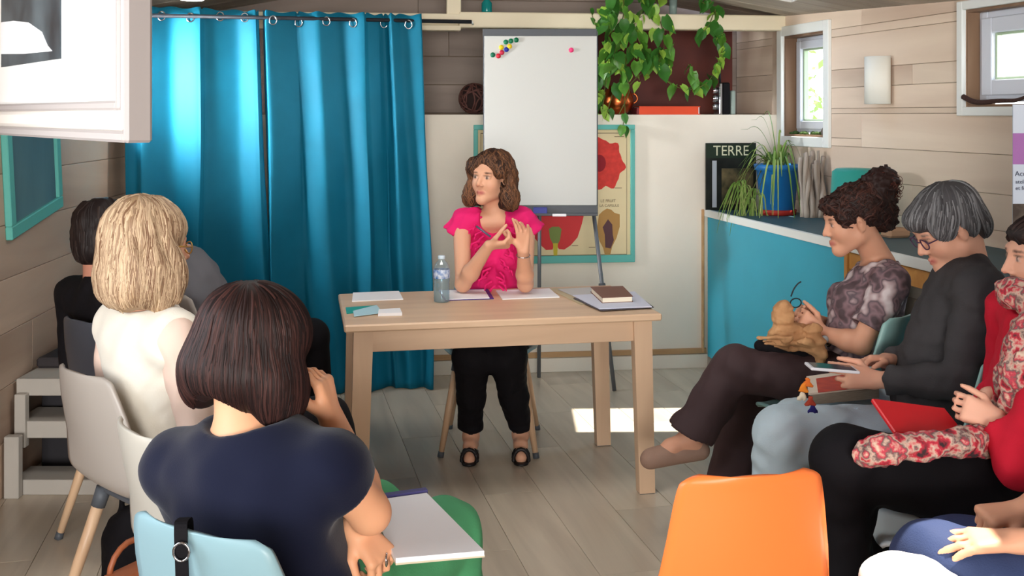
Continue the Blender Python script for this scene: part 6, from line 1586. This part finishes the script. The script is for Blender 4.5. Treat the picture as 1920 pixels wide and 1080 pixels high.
# ============ blonde woman in a cream vest
def blonde():
    root = person((-1.03, 3.20, 0), 'blonde woman in a cream vest and pale blouse, seen from behind at the left')
    nk, pel = P(275, 592, 3.06), A(-1.03, 3.22, .57); lat = nrm(A(.74, -.67, 0)); fw = A(.67, .74, 0)
    sL, sR = nk-lat*.165+A(0, 0, -.045), nk+lat*.165+A(0, 0, -.045)
    eR, wR = sR+A(.05, .04, -.27), sR+A(.20, .22, -.33); eL, wL = sL+A(-.02, .02, -.27), sL+A(.15, .20, -.33)
    hR, kR, aR, tR = A(-.92, 3.14, .56), A(-.60, 3.42, .56), A(-.44, 3.36, .085), A(-.34, 3.46, .03)
    hL, kL, aL, tL = A(-1.06, 3.28, .56), A(-.76, 3.60, .54), A(-.74, 3.62, .085), A(-.64, 3.72, .03)
    c = P(282, 462, 3.06); R = frame((.75, .66), radians(6), 0)
    lo, hi = bounds([c+A(0, 0, .1), nk, sL, sR, eL, eR, wL, wR, tL, tR, kL, kR, hL, hR], .16); v = Vol(lo, hi, .0065)
    head(v, c, R); v.cap(c+R@A(0, -.03, -.055), nk, .05, .056, .03); torso(v, pel, nk, sL, sR, -.012, 1); arm(v, sR, eR, wR); arm(v, sL, eL, wL)
    hand(v, wR, A(-.3, .9, 0), A(0, 0, -1), 1); hand(v, wL, A(.8, .3, 0), A(0, 0, -1), -1)
    leg(v, hL, kL, aL, (.07, .05, .045, .034)); leg(v, hR, kR, aR, (.07, .05, .045, .034)); foot(v, aL, tL); foot(v, aR, tR)
    skin_obj(root, v, (222, 168, 140), [lambda V, C: paint_head(V, C, c, R, 1)])
    t = Vol(*bounds([nk, sL, sR, eL, eR, wR, wL, pel], .15), .0075); torso(t, pel, nk, sL, sR, .006, 1)
    for s_, e_, w_ in ((sL, eL, wL), (sR, eR, wR)): t.cap(s_, e_, .058, .054, .03); t.cap(e_, e_+(w_-e_)*.9, .052, .042, .02, (0, 1))
    t.noise(.006, 26, 41); t.ell(nk+A(0, 0, .05), (.07, .07, .05), None, .01, True); cloth_obj(root, t, mat('pale_pink_blouse', (234, 206, 190), .75, bump=.05, bscale=260), 'blouse')
    t = Vol(*bounds([nk, sL, sR, pel], .17), .007); R2, at = torso(t, pel, nk, sL, sR, .026, 1, belly=.015)
    for sg, s_ in ((-1, sL), (1, sR)): t.cap(s_+lat*sg*.115-fw*.14, s_+lat*sg*.115+fw*.14, .10, .10, .015, cut=True)
    for sg, s_ in ((-1, sL), (1, sR)): t.cap(s_+lat*sg*.10+A(0, 0, -.16), s_+lat*sg*.10+A(0, 0, .02), .085, .085, .015, cut=True)
    t.ell(nk+A(0, 0, .055), (.085, .085, .05), None, .01, True); t.noise(.004, 18, 43); t.plane(pel+A(0, 0, -.08), (0, 0, -1)); cloth_obj(root, t, mat('cream_vest', (240, 234, 220), .85, bump=.1, bscale=200, sheen=.3), 'vest')
    t = Vol(*bounds([pel, kL, kR, aL, aR], .17), .009); t.ell(pel+A(0, 0, -.01), (.17, .17, .12), None, .04)
    for h_, k_, a_ in ((hL, kL, aL), (hR, kR, aR)): t.cap(h_, k_, .100, .088, .03); t.cap(k_, a_+A(0, 0, .02), .086, .075, .02, (0, 1))
    t.noise(.005, 22, 36); cloth_obj(root, t, M['black'], 'trousers')
    for a_, t_ in ((aL, tL), (aR, tR)):
        s_ = Vol(*bounds([a_, t_], .11), .007); foot(s_, a_, t_+A(0, .01, .006), .042); s_.plane((0, 0, .095), (0, 0, 1)); s_.plane((0, 0, .002), (0, 0, -1)); cloth_obj(root, s_, bpy.data.materials['black_leather'], 'shoe')
    L = lambda x, y, z: c+R@A(x, y, z); h = Vol(*bounds([c], .3), .0065)
    h.ell(L(0, -.025, .050), (.108, .118, .098), R, .0); h.ell(L(0, -.05, -.04), (.125, .095, .10), R, .04); h.ell(L(0, -.055, -.11), (.130, .085, .075), R, .03)
    for m in (-1, 1): h.ell(L(m*.104, .0, -.08), (.036, .07, .095), R, .03)
    h.ell(L(0, .14, -.04), (.085, .09, .13), R, .01, True)
    h.noise(.004, 30, 8, (1.3, 1.3, .3)); h.plane(c+A(0, 0, -.172), (0, 0, -1)); hb = hair_base(root, h, (160, 130, 98))
    hair_strands(hb, h, c, R, 2300, .40, (126, 92, 68), (222, 194, 160), .0013, 6, .22, top=-.3, light_pow=1.0, stopz=c[2]-.185)
    specs(root, c, R, 1.0, mat('gold_rim', (190, 150, 80), .3, .8))
blonde()

# ============ the two sitters hidden further back on the left
def rear(loc, c, nk, pel, sL, sR, label, top_m, hair_c, hair_l, top_name, f):
    root = person(loc, label); R = frame(f, radians(5), 0); f3 = nrm(A(f[0], f[1], 0)); lt = np.cross(f3, A(0, 0, 1))
    eR, eL = sR+lt*.03+f3*.03+A(0, 0, -.27), sL-lt*.03+f3*.03+A(0, 0, -.27); wR, wL = eR+f3*.2-lt*.08+A(0, 0, -.02), eL+f3*.2+lt*.08+A(0, 0, -.02)
    hR, hL = pel+lt*.09, pel-lt*.09; kR, kL = hR+f3*.43, hL+f3*.43; aR, aL = A(kR[0], kR[1], .085)+f3*.05, A(kL[0], kL[1], .085)+f3*.05; tR, tL = aR+f3*.15-A(0, 0, .055), aL+f3*.15-A(0, 0, .055)
    lo, hi = bounds([c+A(0, 0, .1), nk, sL, sR, eL, eR, wL, wR, tL, tR, kL, kR], .16); v = Vol(lo, hi, .0075)
    head(v, c, R); v.cap(c+R@A(0, -.03, -.055), nk, .052, .056, .03); torso(v, pel, nk, sL, sR, -.012, 0); arm(v, sR, eR, wR); arm(v, sL, eL, wL)
    hand(v, wR, f3, A(0, 0, -1), 1); hand(v, wL, f3, A(0, 0, -1), -1)
    leg(v, hL, kL, aL, (.07, .05, .045, .034)); leg(v, hR, kR, aR, (.07, .05, .045, .034)); foot(v, aL, tL); foot(v, aR, tR)
    skin_obj(root, v, (200, 140, 118), [lambda V, C: paint_head(V, C, c, R, 1)])
    t = Vol(*bounds([nk, sL, sR, eL, eR, wR, wL, pel], .15), .008); torso(t, pel, nk, sL, sR, .016, 0)
    for s_, e_, w_ in ((sL, eL, wL), (sR, eR, wR)): t.cap(s_, e_, .060, .054, .03); t.cap(e_, e_+(w_-e_)*.9, .052, .042, .02, (0, 1))
    t.cap(nk, nk+A(0, 0, .03), .062, .058, .01, (0, 1)); t.noise(.006, 24, 41); cloth_obj(root, t, top_m, top_name)
    t = Vol(*bounds([pel, kL, kR, aL, aR], .17), .01); t.ell(pel+A(0, 0, -.01), (.17, .17, .12), None, .04)
    for h_, k_, a_ in ((hL, kL, aL), (hR, kR, aR)): t.cap(h_, k_, .098, .078, .03); t.cap(k_, a_+A(0, 0, .02), .076, .065, .02, (0, 1))
    cloth_obj(root, t, M['black'], 'trousers')
    for a_, t_ in ((aL, tL), (aR, tR)):
        s_ = Vol(*bounds([a_, t_], .11), .008); foot(s_, a_, t_+f3*.01+A(0, 0, .006), .042); s_.plane((0, 0, .095), (0, 0, 1)); s_.plane((0, 0, .002), (0, 0, -1)); cloth_obj(root, s_, bpy.data.materials['black_leather'], 'shoe')
    L = lambda x, y, z: c+R@A(x, y, z); h = Vol(*bounds([c], .24), .007)
    h.ell(L(0, -.022, .045), (.090, .105, .092), R, .0); h.ell(L(0, -.07, -.03), (.078, .05, .08), R, .03); h.ell(L(0, .125, -.03), (.075, .075, .095), R, .01, True)
    h.noise(.003, 50, 8); hb = hair_base(root, h, hair_c); hair_strands(hb, h, c, R, 260, .22, hair_c, hair_l, .0024, 6, .15, top=-.3)
nk = P(186, 530, 3.92)
rear((-1.38, 3.95, 0), P(200, 440, 3.92), nk, A(-1.36, 3.97, .56), nk+A(-.14, .10, -.06), nk+A(.14, -.10, -.06), 'person with short dark hair in a black top by the left wall', M['black'], (30, 22, 22), (54, 42, 38), 'top', (.62, .78))
nk = A(-1.38, 4.50, .95)
rear((-1.24, 4.5, 0), P(296, 448, 4.5), nk, A(-1.26, 4.52, .56), nk+A(-.12, .10, -.07), P(366, 562, 4.36), 'person in a grey top almost hidden behind the blonde woman', mat('grey_knit', (104, 104, 110), .85), (90, 70, 56), (130, 104, 84), 'sweater', (.7, .72))

# ============ bags on the floor at the left
q = A(-1.22, 3.52, 0); t = Vol(q+A(-.2, -.2, -.02), q+A(.2, .2, .42), .008); t.ell(q+A(0, 0, .13), (.13, .09, .15), None, .0); t.cap(q+A(-.07, 0, .04), q+A(.07, 0, .04), .06, .06, .04); t.noise(.008, 22, 5); t.plane((0, 0, .003), (0, 0, -1))
for a in np.linspace(0, pi, 10): t.cap(q+A(.07*cos(a), 0, .24+.12*sin(a)), q+A(.07*cos(a+.31), 0, .24+.12*sin(a+.31)), .010, .010, .006)
V, Q = t.mesh(); mk('handbag', V, Q, M['black'], smooth=True, label='black handbag on the floor between the chairs at the left', cat='bag')
q = P(246, 1085, 2.78); sb = empty('satchel', (q[0], q[1], 0), label='brown leather satchel standing on the floor left of the woman in navy', cat='bag')
b = MB(); b.box((q[0], q[1], .19), (.075, .20, .38), Rz(-.5)@Ry(.12), .015); b.build('satchel_body', mat('brown_saddle_leather', (150, 84, 52), .45), sb)
b = MB(); b.tube([A(q[0], q[1], .37)+Rz(-.5)@A(0, .07*cos(a), .07*sin(a)) for a in np.linspace(0, pi, 10)], .008, 6); b.build('strap', bpy.data.materials['brown_saddle_leather'], sb, smooth=True)
